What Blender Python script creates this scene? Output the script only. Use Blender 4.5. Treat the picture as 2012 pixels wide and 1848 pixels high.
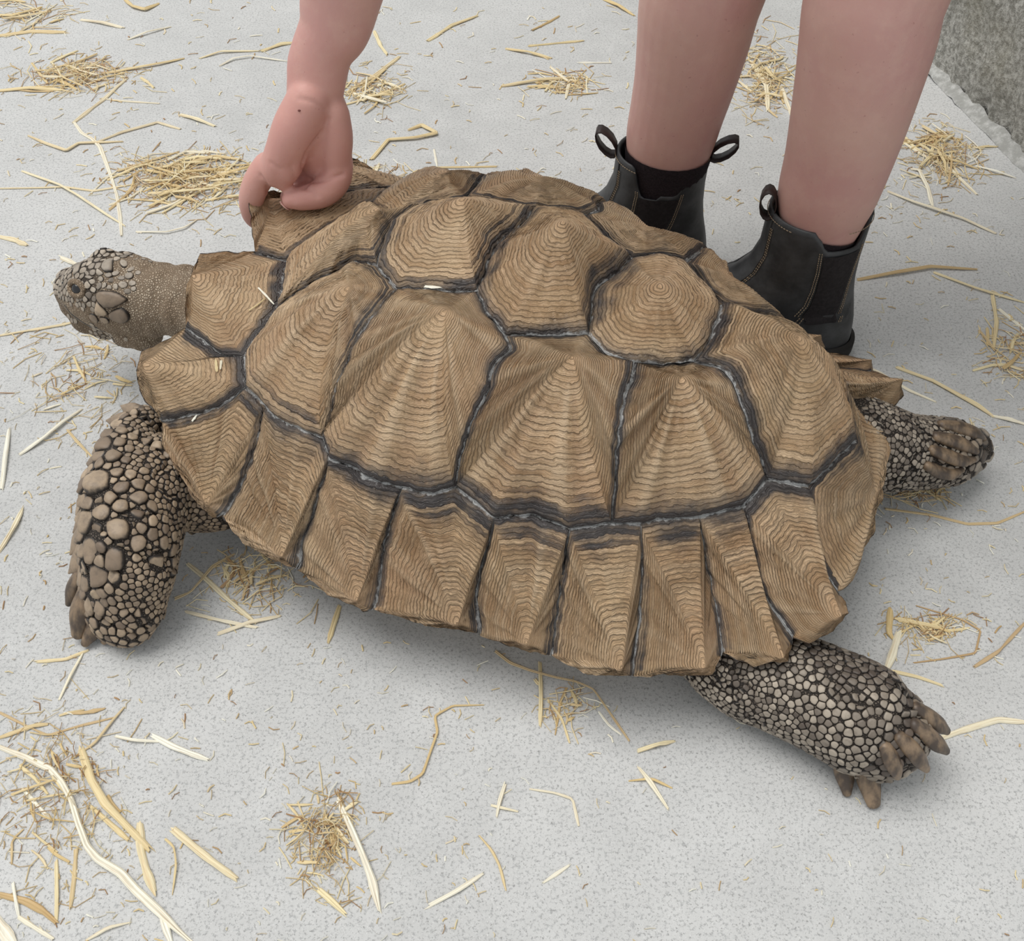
import bpy, math, random
import numpy as np
from mathutils import Vector, Matrix
from mathutils.bvhtree import BVHTree

random.seed(11)
rng = np.random.default_rng(11)
scene = bpy.context.scene
COL = scene.collection
for o in list(bpy.data.objects):
    bpy.data.objects.remove(o)

# ------------------------------------------------------------------ camera
CAM_H, PITCH, FPX, CX, CY = 0.80, math.radians(48), 2100.0, 1006.0, 924.0
cam = bpy.data.cameras.new('camera')
cam.sensor_width = 36.0
cam.sensor_fit = 'HORIZONTAL'
cam.lens = 36.0 * FPX / 2012.0
cam.clip_start = 0.02
camo = bpy.data.objects.new('camera', cam)
camo.location = (0, 0, CAM_H)
camo.rotation_euler = (math.pi / 2 - PITCH, 0, 0)
COL.objects.link(camo)
scene.camera = camo

# ------------------------------------------------------------------ light
world = bpy.data.worlds.new('overcast_sky')
scene.world = world
world.use_nodes = True
wn = world.node_tree
wn.nodes['Background'].inputs[0].default_value = (0.95, 0.98, 1.0, 1)
wn.nodes['Background'].inputs[1].default_value = 0.68
sun = bpy.data.lights.new('sun', 'SUN')
sun.energy = 2.0
sun.angle = math.radians(42)
sun.color = (1.0, 0.975, 0.94)
suno = bpy.data.objects.new('sun', sun)
# light falls from behind and to the left of the view
suno.rotation_euler = Vector((0.34, -0.12, -1.0)).to_track_quat('-Z', 'Y').to_euler()
suno.location = (-2, 2, 4)
COL.objects.link(suno)

vs = scene.view_settings
vs.view_transform = 'Standard'
vs.look = 'None'
vs.gamma = 1.0
vs.use_curve_mapping = False
vs.exposure = 0.0

# ------------------------------------------------------------------ measuring
SP, CP = math.sin(PITCH), math.cos(PITCH)
EYE = np.array([0.0, 0.0, CAM_H])

def ray(u, v):
    a = (u - CX) / FPX
    b = -(v - CY) / FPX
    return np.array([a, CP + b * SP, -SP + b * CP])

def atz(u, v, z=0.0):
    d = ray(u, v)
    return EYE + d * (z - CAM_H) / d[2]

def aty(u, v, y):
    d = ray(u, v)
    return EYE + d * y / d[1]

def proj(W):
    d = np.asarray(W, float) - EYE
    dep = d[..., 1] * CP - d[..., 2] * SP
    up = d[..., 1] * SP + d[..., 2] * CP
    return np.stack([CX + FPX * d[..., 0] / dep, CY - FPX * up / dep], -1)

def depth(W):
    d = np.asarray(W, float) - EYE
    return d[..., 1] * CP - d[..., 2] * SP

# tortoise frame: X to the head, Y to its left, Z up
YAW, TX, TY = 0.4008900803, 0.05, 0.70555
CYW, SYW = math.cos(YAW), math.sin(YAW)

def tw(L):
    L = np.asarray(L, float)
    X, Y, Z = L[..., 0], L[..., 1], L[..., 2]
    return np.stack([TX - X * CYW - Y * SYW, TY + X * SYW - Y * CYW, Z], -1)

def tl(W):
    W = np.asarray(W, float)
    x, y = W[..., 0] - TX, W[..., 1] - TY
    return np.stack([-x * CYW + y * SYW, -x * SYW - y * CYW, W[..., 2]], -1)

def norm(v):
    v = np.asarray(v, float)
    return v / np.maximum(np.linalg.norm(v, axis=-1, keepdims=True), 1e-9)

def smooth(a, b, x):
    t = np.clip((np.asarray(x, float) - a) / (b - a), 0, 1)
    return t * t * (3 - 2 * t)

# ------------------------------------------------------------------ objects
def wloc(o):
    p = np.zeros(3)
    while o is not None:
        p = p + np.array(o.location)
        o = o.parent
    return p

def tag(o, label=None, cat=None, group=None, kind=None):
    if label: o['label'] = label
    if cat: o['category'] = cat
    if group: o['group'] = group
    if kind: o['kind'] = kind
    return o

def empty(name, loc, label, cat, group=None):
    e = bpy.data.objects.new(name, None)
    e.empty_display_size = 0.05
    e.location = loc
    COL.objects.link(e)
    return tag(e, label, cat, group)

def make(name, verts, faces, mat, parent=None, origin=None, flat=False, attrs=None):
    """one mesh object from world-space vertices"""
    verts = np.asarray(verts, float)
    if origin is None:
        origin = wloc(parent) if parent is not None else verts.mean(0)
    origin = np.asarray(origin, float)
    me = bpy.data.meshes.new(name)
    me.from_pydata((verts - origin).tolist(), [], faces)
    me.materials.append(mat)
    if not flat:
        me.polygons.foreach_set('use_smooth', [True] * len(me.polygons))
    for k, a in (attrs or {}).items():
        at = me.attributes.new(k, 'FLOAT', 'POINT')
        at.data.foreach_set('value', np.asarray(a, np.float32).ravel())
    me.update()
    o = bpy.data.objects.new(name, me)
    COL.objects.link(o)
    if parent is not None:
        o.parent = parent
        o.location = origin - wloc(parent)
    else:
        o.location = origin
    return o

class Bag:
    """collects shapes that belong to ONE mesh"""
    def __init__(s): s.v, s.f, s.n, s.a = [], [], 0, {}
    def add(s, v, f, **attrs):
        v = np.asarray(v, float)
        s.v.append(v)
        n = s.n
        s.f.extend([tuple(i + n for i in q) for q in f])
        s.n += len(v)
        for k, a in attrs.items():
            s.a.setdefault(k, []).append(np.broadcast_to(np.asarray(a, float), (len(v),)))
    def build(s, name, mat, parent=None, origin=None, flat=False):
        return make(name, np.concatenate(s.v), s.f, mat, parent, origin, flat,
                    {k: np.concatenate(a) for k, a in s.a.items()})

def catmull(P, k):
    """smooth curve through points, spaced by chord length"""
    P = np.asarray(P, float)
    d = np.maximum(np.linalg.norm(np.diff(P[:, :3], axis=0), axis=1), 1e-6)
    if len(P) == 2:
        return P[0] + (P[1] - P[0]) * np.linspace(0, 1, k + 1)[:, None]
    sl = np.diff(P, axis=0) / d[:, None]
    m = np.empty_like(P)
    m[1:-1] = (sl[:-1] * d[1:, None] + sl[1:] * d[:-1, None]) / (d[:-1] + d[1:])[:, None]
    m[0], m[-1] = sl[0], sl[-1]
    out = []
    for i in range(len(P) - 1):
        t = np.linspace(0, 1, k, endpoint=False)[:, None]
        out.append((2 * t ** 3 - 3 * t ** 2 + 1) * P[i] + (t ** 3 - 2 * t ** 2 + t) * d[i] * m[i] + (-2 * t ** 3 + 3 * t ** 2) * P[i + 1] + (t ** 3 - t ** 2) * d[i] * m[i + 1])
    out.append(P[-1:])
    return np.vstack(out)

def tube(path, rad, hint=(0, 0, 1), n=20, k=6, cap=True):
    """lofted tube; rad is a radius or (side, hint) radii for each path point"""
    path = np.asarray(path, float)
    R = np.array([(r, r) if np.isscalar(r) else r for r in rad], float)
    A = catmull(np.hstack([path, R]), k) if len(path) > 2 or k > 1 else np.hstack([path, R])
    C, R = A[:, :3], np.maximum(A[:, 3:], 1e-5)
    if cap:
        d0, d1 = norm(C[0] - C[1]), norm(C[-1] - C[-2])
        th = np.radians([72, 50, 28])
        m0, m1 = R[0].mean(), R[-1].mean()
        C = np.vstack([[C[0] + d0 * m0 * math.sin(t) for t in th], C, [C[-1] + d1 * m1 * math.sin(t) for t in th[::-1]]])
        R = np.vstack([[R[0] * math.cos(t) for t in th], R, [R[-1] * math.cos(t) for t in th[::-1]]])
    T = norm(np.gradient(C, axis=0))
    h = np.broadcast_to(np.asarray(hint, float), T.shape)
    S = norm(np.cross(T, h))
    U = np.cross(S, T)
    ang = np.linspace(0, 2 * np.pi, n, endpoint=False)
    V = C[:, None] + S[:, None] * (np.cos(ang)[None, :, None] * R[:, 0][:, None, None]) + U[:, None] * (np.sin(ang)[None, :, None] * R[:, 1][:, None, None])
    m = len(C)
    V = V.reshape(-1, 3)
    F = [(i * n + j, i * n + (j + 1) % n, (i + 1) * n + (j + 1) % n, (i + 1) * n + j) for i in range(m - 1) for j in range(n)]
    V = np.vstack([V, C[0] + (C[0] - C[1]) * 0.15, C[-1] + (C[-1] - C[-2]) * 0.15])
    a, b = m * n, m * n + 1
    F += [(a, (j + 1) % n, j) for j in range(n)]
    F += [(b, (m - 1) * n + j, (m - 1) * n + (j + 1) % n) for j in range(n)]
    return V, F

def ellipsoid(c, r, rot=None, n=20, m=12):
    c = np.asarray(c, float)
    V = [(0, 0, -1)]
    for i in range(1, m):
        t = -math.pi / 2 + math.pi * i / m
        V += [(math.cos(t) * math.cos(a), math.cos(t) * math.sin(a), math.sin(t)) for a in np.linspace(0, 2 * np.pi, n, endpoint=False)]
    V.append((0, 0, 1))
    V = np.array(V) * np.asarray(r, float)
    if rot is not None: V = V @ np.asarray(rot, float)
    F = [(0, 1 + (j + 1) % n, 1 + j) for j in range(n)]
    for i in range(m - 2):
        F += [(1 + i * n + j, 1 + i * n + (j + 1) % n, 1 + (i + 1) * n + (j + 1) % n, 1 + (i + 1) * n + j) for j in range(n)]
    L = len(V) - 1
    F += [(L, 1 + (m - 2) * n + j, 1 + (m - 2) * n + (j + 1) % n) for j in range(n)]
    return V + c, F

def remesh(bag, voxel, iters=6, fac=0.5):
    """grow one continuous surface over the collected shapes"""
    me = bpy.data.meshes.new('tmp')
    me.from_pydata(np.concatenate(bag.v).tolist(), [], bag.f)
    o = bpy.data.objects.new('tmp', me)
    COL.objects.link(o)
    md = o.modifiers.new('r', 'REMESH')
    md.mode = 'VOXEL'
    md.voxel_size = voxel
    if iters:
        sm = o.modifiers.new('s', 'SMOOTH')
        sm.factor = fac
        sm.iterations = iters
    dg = bpy.context.evaluated_depsgraph_get()
    out = bpy.data.meshes.new_from_object(o.evaluated_get(dg))
    V = np.zeros(len(out.vertices) * 3)
    out.vertices.foreach_get('co', V)
    F = [tuple(p.vertices) for p in out.polygons]
    bpy.data.objects.remove(o)
    bpy.data.meshes.remove(me)
    bpy.data.meshes.remove(out)
    return V.reshape(-1, 3), F

def vnoise(P, freq, seed=0, octaves=3):
    """cheap smooth noise for shaping, about -1..1"""
    r = np.random.default_rng(seed)
    P = np.asarray(P, float)
    out = np.zeros(P.shape[:-1])
    amp = 1.0
    for _ in range(octaves):
        for _ in range(4):
            k = r.normal(size=3) * freq
            out += amp * np.sin(P @ k + r.uniform(0, 6.28)) / 4 * 1.4
        amp *= 0.5
        freq *= 2.1
    return out

# ------------------------------------------------------------------ materials
class Mat:
    def __init__(s, name, rough=0.6, spec=0.4):
        s.m = bpy.data.materials.new(name)
        s.m.use_nodes = True
        s.t = s.m.node_tree
        s.b = s.t.nodes['Principled BSDF']
        s.b.inputs['Roughness'].default_value = rough
        s.b.inputs['Specular IOR Level'].default_value = spec
    def node(s, kind, **kw):
        n = s.t.nodes.new(kind)
        for k, v in kw.items():
            setattr(n, k, v)
        return n
    def put(s, sock, val):
        if hasattr(val, 'links'): s.t.links.new(val, sock)
        elif isinstance(val, (tuple, list)) and len(val) == 3 and sock.type == 'RGBA': sock.default_value = (*val, 1)
        else: sock.default_value = val
    def math(s, op, a, b=0.0, c=0.0, clamp=False):
        n = s.node('ShaderNodeMath', operation=op, use_clamp=clamp)
        for i, v in enumerate((a, b, c)): s.put(n.inputs[i], v)
        return n.outputs[0]
    def mix(s, f, a, b, mode='MIX'):
        n = s.node('ShaderNodeMix', data_type='RGBA', blend_type=mode)
        s.put(n.inputs[0], f); s.put(n.inputs[6], a); s.put(n.inputs[7], b)
        return n.outputs[2]
    def attr(s, name):
        return s.node('ShaderNodeAttribute', attribute_name=name).outputs['Fac']
    def obj(s):
        return s.node('ShaderNodeTexCoord').outputs['Object']
    def rand(s):
        return s.node('ShaderNodeObjectInfo').outputs['Random']
    def scaled(s, vec, sc):
        n = s.node('ShaderNodeMapping')
        s.put(n.inputs[0], vec); n.inputs[3].default_value = sc
        return n.outputs[0]
    def noise(s, vec, scale, detail=3.0, rough=0.55, dist=0.0):
        n = s.node('ShaderNodeTexNoise')
        s.put(n.inputs['Vector'], vec)
        n.inputs['Scale'].default_value = scale; n.inputs['Detail'].default_value = detail
        n.inputs['Roughness'].default_value = rough; n.inputs['Distortion'].default_value = dist
        return n.outputs[0]
    def vor(s, vec, scale, feature='F1', out=0, rnd=1.0):
        n = s.node('ShaderNodeTexVoronoi', feature=feature)
        s.put(n.inputs['Vector'], vec)
        n.inputs['Scale'].default_value = scale
        n.inputs['Randomness'].default_value = rnd
        return n.outputs[out]
    def ramp(s, f, lo, hi, a=0.0, b=1.0):
        n = s.node('ShaderNodeMapRange', interpolation_type='SMOOTHSTEP')
        s.put(n.inputs[0], f)
        for i, v in zip((1, 2, 3, 4), (lo, hi, a, b)): n.inputs[i].default_value = v
        return n.outputs[0]
    def bump(s, h, strength, dist=0.001):
        n = s.node('ShaderNodeBump')
        n.inputs['Strength'].default_value = strength; n.inputs['Distance'].default_value = dist
        s.put(n.inputs['Height'], h)
        s.t.links.new(n.outputs[0], s.b.inputs['Normal'])
        return n
    def color(s, c):
        s.put(s.b.inputs['Base Color'], c)
        return s

def mat_floor():
    m = Mat('concrete_floor', 0.85, 0.25)
    v = m.obj()
    big = m.noise(v, 2.2, 4, 0.6)
    mid = m.noise(v, 22, 4, 0.6)
    fine = m.noise(v, 300, 3, 0.7)
    c = m.mix(m.ramp(big, 0.3, 0.7), (0.51, 0.512, 0.505), (0.61, 0.611, 0.602))
    c = m.mix(m.ramp(mid, 0.35, 0.75, 0.0, 0.45), c, (0.67, 0.671, 0.662))
    c = m.mix(m.ramp(fine, 0.52, 0.64, 0.0, 0.62), c, (0.33, 0.335, 0.335))
    c = m.mix(m.ramp(m.noise(v, 430, 3, 0.75), 0.55, 0.67, 0, 0.8), c, (0.24, 0.24, 0.235))
    c = m.mix(m.ramp(m.noise(v, 700, 2, 0.6), 0.60, 0.72, 0, 0.6), c, (0.78, 0.78, 0.77))
    pit = m.math('MULTIPLY', m.ramp(m.noise(v, 150, 4, 0.75), 0.66, 0.74), m.ramp(m.noise(v, 9, 2), 0.42, 0.6))
    c = m.mix(m.math('MULTIPLY', pit, 0.7), c, (0.20, 0.20, 0.20))
    m.color(c)
    h = m.math('ADD', m.math('MULTIPLY', fine, 0.6), m.math('MULTIPLY', pit, -0.8))
    m.bump(h, 0.35, 0.0012)
    return m.m

def mat_wall():
    m = Mat('rough_concrete_wall', 0.9, 0.2)
    v = m.obj()
    peb = m.vor(v, 95, 'SMOOTH_F1')
    nz = m.noise(v, 120, 4, 0.7)
    c = m.mix(m.ramp(nz, 0.35, 0.66), (0.25, 0.243, 0.215), (0.52, 0.51, 0.47))
    c = m.mix(m.ramp(m.noise(v, 6, 3), 0.52, 0.8, 0, 0.5), c, (0.27, 0.25, 0.18))
    c = m.mix(m.ramp(m.noise(v, 260, 3, 0.7), 0.57, 0.70, 0, 0.7), c, (0.13, 0.125, 0.11))
    m.color(c)
    m.bump(m.math('ADD', nz, m.math('MULTIPLY', peb, -0.8)), 0.9, 0.006)
    return m.m

def mat_plinth():
    m = Mat('pale_mortar', 0.9, 0.2)
    v = m.obj()
    c = m.mix(m.ramp(m.noise(v, 90, 4, 0.7), 0.4, 0.68), (0.36, 0.36, 0.34), (0.55, 0.55, 0.53))
    m.color(c)
    m.bump(m.noise(v, 150, 4, 0.7), 0.6, 0.003)
    return m.m

def mat_scute():
    m = Mat('horn_scute', 0.52, 0.4)
    v = m.obj()
    rc, d, wd, ap = m.attr('rc'), m.attr('d'), m.attr('wd'), m.attr('ap')
    warp = m.math('MULTIPLY', m.math('SUBTRACT', m.noise(v, 38, 3, 0.6), 0.5), 2.3)
    warp2 = m.math('MULTIPLY', m.math('SUBTRACT', m.noise(v, 170, 2, 0.6), 0.5), 0.75)
    x = m.math('ADD', m.math('ADD', rc, warp), warp2)
    fr = m.math('FRACT', x)
    cell = m.math('FLOOR', x)
    wn_ = m.node('ShaderNodeTexWhiteNoise', noise_dimensions='1D')
    m.put(wn_.inputs['W'], cell)
    rnd = wn_.outputs['Value']
    line = m.math('MAXIMUM', m.ramp(fr, 0.02, 0.26, 1, 0), m.ramp(fr, 0.86, 1.0, 0, 1))
    x2 = m.math('MULTIPLY', x, 3.1)
    fr2 = m.math('FRACT', x2)
    thin = m.math('MAXIMUM', m.ramp(fr2, 0.0, 0.4, 1, 0), m.ramp(fr2, 0.8, 1.0, 0, 1))
    strength = m.math('MULTIPLY', m.math('ADD', 0.14, m.math('MULTIPLY', rnd, 0.60)), m.ramp(m.noise(v, 26, 2), 0.28, 0.6, 0.35, 1.0))
    tint = m.noise(v, 15, 4, 0.6)
    c = m.mix(m.ramp(tint, 0.30, 0.72), (0.32, 0.19, 0.095), (0.53, 0.37, 0.215))
    c = m.mix(m.math('MULTIPLY', rnd, 0.45), c, (0.62, 0.47, 0.31))
    c = m.mix(m.ramp(m.noise(v, 8, 2), 0.5, 0.75, 0, 0.45), c, (0.46, 0.265, 0.145))
    c = m.mix(m.ramp(m.noise(v, 420, 3, 0.7), 0.45, 0.75, 0, 0.28), c, (0.23, 0.145, 0.08))
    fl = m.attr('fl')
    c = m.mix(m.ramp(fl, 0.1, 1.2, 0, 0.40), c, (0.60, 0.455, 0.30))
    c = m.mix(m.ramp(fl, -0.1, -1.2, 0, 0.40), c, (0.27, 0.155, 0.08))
    c = m.mix(m.math('MULTIPLY', ap, 0.75), c, (0.60, 0.40, 0.235))
    c = m.mix(m.math('MULTIPLY', thin, 0.16), c, (0.17, 0.10, 0.055))
    c = m.mix(m.math('MULTIPLY', line, strength), c, (0.10, 0.062, 0.036))
    # dark growth zone along the seams
    q = m.math('DIVIDE', d, m.math('MAXIMUM', wd, 0.0005))
    q = m.math('ADD', q, m.math('MULTIPLY', m.math('SUBTRACT', m.noise(v, 55, 3, 0.6), 0.5), 0.9))
    q = m.math('ADD', q, m.math('MULTIPLY', rnd, 0.5))
    dk = m.ramp(q, 0.30, 1.05, 0.95, 0)
    dcol = m.mix(m.math('MULTIPLY', thin, 0.6), (0.026, 0.025, 0.029), (0.13, 0.125, 0.125))
    c = m.mix(dk, c, dcol)
    # bleached new horn right in the seam
    w = m.math('ADD', d, m.math('MULTIPLY', m.math('SUBTRACT', m.noise(v, 120, 3, 0.7), 0.5), 0.0070))
    wf = m.math('MULTIPLY', m.ramp(w, 0.0001, 0.0017, 0.85, 0), m.ramp(m.noise(v, 24, 2), 0.28, 0.46))
    wf = m.math('MULTIPLY', wf, m.ramp(wd, 0.001, 0.004))
    c = m.mix(wf, c, (0.52, 0.52, 0.51))
    m.color(c)
    h = m.math('ADD', m.math('MULTIPLY', fr, 0.9), m.math('MULTIPLY', line, -0.75))
    h = m.math('ADD', h, m.math('MULTIPLY', thin, -0.22))
    h = m.math('ADD', h, m.math('MULTIPLY', m.noise(v, 330, 3, 0.6), 0.5))
    m.bump(h, 0.85, 0.0016)
    return m.m

def mat_underhorn():
    m = Mat('dark_horn', 0.7, 0.3)
    v = m.obj()
    m.color(m.mix(m.ramp(m.noise(v, 60, 3), 0.35, 0.7), (0.03, 0.03, 0.035), (0.22, 0.21, 0.20)))
    m.bump(m.noise(v, 200, 3), 0.4, 0.001)
    return m.m

def mat_plastron():
    m = Mat('plastron_horn', 0.6, 0.35)
    v = m.obj()
    m.color(m.mix(m.ramp(m.noise(v, 25, 4), 0.3, 0.7), (0.30, 0.20, 0.11), (0.45, 0.33, 0.19)))
    m.bump(m.noise(v, 90, 3), 0.4, 0.001)
    return m.m

def mat_skin_reptile():
    m = Mat('tortoise_skin', 0.72, 0.3)
    v = m.obj()
    pale = m.attr('pale')
    e = m.vor(v, 420, 'DISTANCE_TO_EDGE')
    cell = m.ramp(e, 0.03, 0.30)
    n1 = m.noise(v, 30, 4, 0.6)
    cd = m.mix(cell, (0.020, 0.016, 0.013), (0.13, 0.105, 0.085))
    cl = m.mix(cell, (0.19, 0.135, 0.088), m.mix(m.ramp(n1, 0.3, 0.7), (0.37, 0.28, 0.195), (0.55, 0.46, 0.35)))
    m.color(m.mix(pale, cd, cl))
    fold = m.noise(m.scaled(v, (1.0, 0.55, 0.35)), 75, 3, 0.6)
    m.bump(m.math('ADD', m.math('MULTIPLY', cell, 0.8), m.math('MULTIPLY', fold, 1.6)), 0.8, 0.0014)
    return m.m

def mat_scale():
    m = Mat('horny_scale', 0.5, 0.42)
    v = m.obj()
    a, var, big = m.attr('rim'), m.attr('var'), m.attr('tone')
    base = m.mix(var, (0.15, 0.108, 0.078), (0.44, 0.335, 0.23))
    base = m.mix(big, m.mix(var, (0.075, 0.06, 0.05), (0.46, 0.40, 0.325)), base)
    base = m.mix(m.ramp(m.noise(v, 130, 4, 0.65), 0.4, 0.72, 0, 0.5), base, (0.115, 0.09, 0.07))
    edge = m.ramp(m.math('ADD', a, m.math('MULTIPLY', m.math('SUBTRACT', m.noise(v, 210, 3), 0.5), 0.5)), 0.52, 1.0)
    m.color(m.mix(edge, base, (0.026, 0.021, 0.018)))
    m.bump(m.noise(v, 330, 3), 0.35, 0.0006)
    return m.m

def mat_claw():
    m = Mat('claw_horn', 0.45, 0.45)
    v = m.obj()
    m.color(m.mix(m.ramp(m.noise(m.scaled(v, (1, 1, 0.3)), 110, 3), 0.35, 0.7), (0.075, 0.055, 0.042), (0.27, 0.19, 0.12)))
    m.bump(m.noise(v, 220, 3), 0.3, 0.0006)
    return m.m

def simple(name, col, rough=0.6, spec=0.4, var=0.25, scale=60, bump=0.2, dist=0.0008):
    m = Mat(name, rough, spec)
    v = m.obj()
    n = m.noise(v, scale, 4, 0.6)
    m.color(m.mix(m.ramp(n, 0.3, 0.72), tuple(x * (1 - var) for x in col), tuple(min(1, x * (1 + var)) for x in col)))
    if bump: m.bump(m.noise(v, scale * 4, 3), bump, dist)
    return m.m

def mat_human():
    m = Mat('skin', 0.52, 0.38)
    v = m.obj()
    n1, n2 = m.noise(v, 9, 3, 0.6), m.noise(v, 55, 4, 0.65)
    c = m.mix(m.ramp(n1, 0.32, 0.70), (0.64, 0.395, 0.33), (0.61, 0.34, 0.305))
    c = m.mix(m.ramp(n2, 0.40, 0.75, 0, 0.4), c, (0.71, 0.465, 0.39))
    flush = m.attr('flush')
    c = m.mix(m.math('MULTIPLY', flush, 0.55), c, (0.60, 0.28, 0.235))
    c = m.mix(m.ramp(m.noise(v, 260, 2), 0.70, 0.76, 0, 0.35), c, (0.30, 0.12, 0.10))
    m.color(c)
    m.b.inputs['Subsurface Weight'].default_value = 0.12
    m.b.inputs['Subsurface Radius'].default_value = (0.012, 0.004, 0.002)
    m.b.inputs['Subsurface Scale'].default_value = 0.6
    m.bump(m.math('ADD', m.noise(v, 420, 3), m.math('MULTIPLY', m.noise(v, 90, 3), 0.6)), 0.22, 0.0007)
    return m.m

def mat_straw():
    m = Mat('dry_straw', 0.5, 0.4)
    tone, var, sa, la = m.attr('tone'), m.attr('var'), m.attr('sa'), m.attr('la')
    cv = m.node('ShaderNodeCombineXYZ')
    m.put(cv.inputs[0], m.math('MULTIPLY', sa, 2.2)); m.put(cv.inputs[1], m.math('MULTIPLY', la, 22.0)); m.put(cv.inputs[2], m.math('MULTIPLY', var, 37.0))
    streak = m.noise(cv.outputs[0], 1.6, 3, 0.65)
    blot = m.noise(cv.outputs[0], 0.5, 3, 0.6)
    c = m.mix(var, (0.72, 0.55, 0.27), (0.86, 0.75, 0.47))
    c = m.mix(m.ramp(tone, 0.0, 0.45, 1, 0), c, (0.92, 0.90, 0.78))
    c = m.mix(m.ramp(tone, 0.5, 1.0), c, (0.40, 0.23, 0.115))
    c = m.mix(m.ramp(streak, 0.48, 0.70, 0, 0.45), c, (0.50, 0.30, 0.12))
    c = m.mix(m.ramp(blot, 0.56, 0.76, 0, 0.4), c, (0.46, 0.28, 0.13))
    m.color(c)
    m.bump(streak, 0.4, 0.0006)
    return m.m

M = dict(floor=mat_floor(), wall=mat_wall(), plinth=mat_plinth(), scute=mat_scute(), under=mat_underhorn(), plastron=mat_plastron(),
         reptile=mat_skin_reptile(), scale=mat_scale(), claw=mat_claw(), human=mat_human(), straw=mat_straw(),
         leather=simple('dark_leather', (0.045, 0.046, 0.048), 0.5, 0.45, 0.4, 40, 0.25, 0.0008),
         elastic=simple('elastic_fabric', (0.028, 0.024, 0.025), 0.8, 0.2, 0.25, 300, 0.5, 0.0008),
         sole=simple('rubber_sole', (0.016, 0.014, 0.013), 0.7, 0.3, 0.2, 60, 0.2),
         tab=simple('tab_webbing', (0.028, 0.016, 0.014), 0.5, 0.4, 0.2, 200, 0.3),
         thread=simple('tan_thread', (0.30, 0.23, 0.16), 0.7, 0.2, 0.2, 200, 0.0),
         sock=simple('dark_sock', (0.030, 0.023, 0.026), 0.9, 0.1, 0.25, 500, 0.6, 0.0008),
         cloth=simple('navy_cloth', (0.03, 0.035, 0.05), 0.85, 0.2, 0.2, 120, 0.4),
         shirt=simple('green_shirt', (0.045, 0.075, 0.055), 0.85, 0.2, 0.2, 120, 0.4),
         hair=simple('brown_hair', (0.06, 0.035, 0.02), 0.5, 0.4, 0.4, 200, 0.6, 0.003),
         eye=simple('dark_eye', (0.012, 0.012, 0.013), 0.12, 0.6, 0.2, 100, 0.0),
         nail=simple('finger_nail', (0.62, 0.38, 0.33), 0.35, 0.5, 0.1, 60, 0.0),
         chaff=None)
M['chaff'] = M['straw']

# ------------------------------------------------------------------ setting
def quad_grid(x0, x1, y0, y1, nx, ny, zf):
    xs, ys = np.linspace(x0, x1, nx), np.linspace(y0, y1, ny)
    X, Y = np.meshgrid(xs, ys)
    V = np.stack([X, Y, zf(X, Y)], -1).reshape(-1, 3)
    F = [(j * nx + i, j * nx + i + 1, (j + 1) * nx + i + 1, (j + 1) * nx + i) for j in range(ny - 1) for i in range(nx - 1)]
    return V, F

V, F = quad_grid(-5, 5, -2, 7, 2, 2, lambda X, Y: 0 * X)
tag(make('floor', V, F, M['floor'], origin=(0, 0, 0)), 'pale grey rough concrete floor strewn with straw', kind='structure')

# rough wall at the right; its foot runs away from the viewer
wa, wb = atz(2012, 335), atz(1856, 178)
wd_ = norm(wb - wa)
wn_out = np.array([wd_[1], -wd_[0], 0.0])          # to the right, into the wall
if wn_out[0] < 0: wn_out = -wn_out
nu, nv = 150, 100
us, vsn = np.linspace(-0.75, 2.2, nu), np.linspace(0, 2.6, nv)
U, Vv = np.meshgrid(us, vsn)
base = wa + U[..., None] * wd_ + wn_out * 0.012
P = base + np.array([0, 0, 1.0]) * Vv[..., None]
P = P + wn_out * (0.006 * vnoise(P, 38, 3, 3) + 0.02 * Vv)[..., None]
V = P.reshape(-1, 3)
F = [(j * nu + i, j * nu + i + 1, (j + 1) * nu + i + 1, (j + 1) * nu + i) for j in range(nv - 1) for i in range(nu - 1)]
n0 = len(V)
back = np.array([P[0, 0] + wn_out * .2, P[0, -1] + wn_out * .2, P[-1, -1] + wn_out * .2, P[-1, 0] + wn_out * .2])
V = np.vstack([V, back])
F += [(n0, n0 + 3, n0 + 2, n0 + 1), tuple([(nv - 1) * nu + i for i in range(nu)] + [n0 + 2, n0 + 3]),
      tuple([j * nu for j in range(nv)] + [n0 + 3, n0]), tuple([j * nu + nu - 1 for j in range(nv)][::-1] + [n0 + 1, n0 + 2])]
tag(make('wall_right', V, F, M['wall'], origin=wa), 'rough textured grey concrete wall', kind='structure')
# sloped mortar fillet where wall and floor meet
prof = [(-0.004, 0.0003), (-0.001, 0.004), (0.006, 0.009), (0.014, 0.013)]
nu = 220
us = np.linspace(-0.75, 2.2, nu)
rows = []
for a, b in prof:
    p = wa + us[:, None] * wd_ + wn_out * a + np.array([0, 0, b])
    p = p + (wn_out * vnoise(p, 110, 9, 3)[:, None] * 0.0022) + np.array([0, 0, 1.0]) * np.maximum(vnoise(p, 60, 5, 2)[:, None] * 0.003, -b + .0003)
    rows.append(p)
V = np.concatenate(rows)
F = [(j * nu + i, j * nu + i + 1, (j + 1) * nu + i + 1, (j + 1) * nu + i) for j in range(3) for i in range(nu - 1)]
tag(make('trim_1', V, F, M['plinth'], origin=wa), 'pale mortar fillet along the foot of the wall', kind='structure')

# ------------------------------------------------------------------ tortoise: shell
TORT = empty('giant_tortoise', tw((0, 0, 0)), 'large sandy brown spurred tortoise walking across the concrete floor', 'tortoise')
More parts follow.
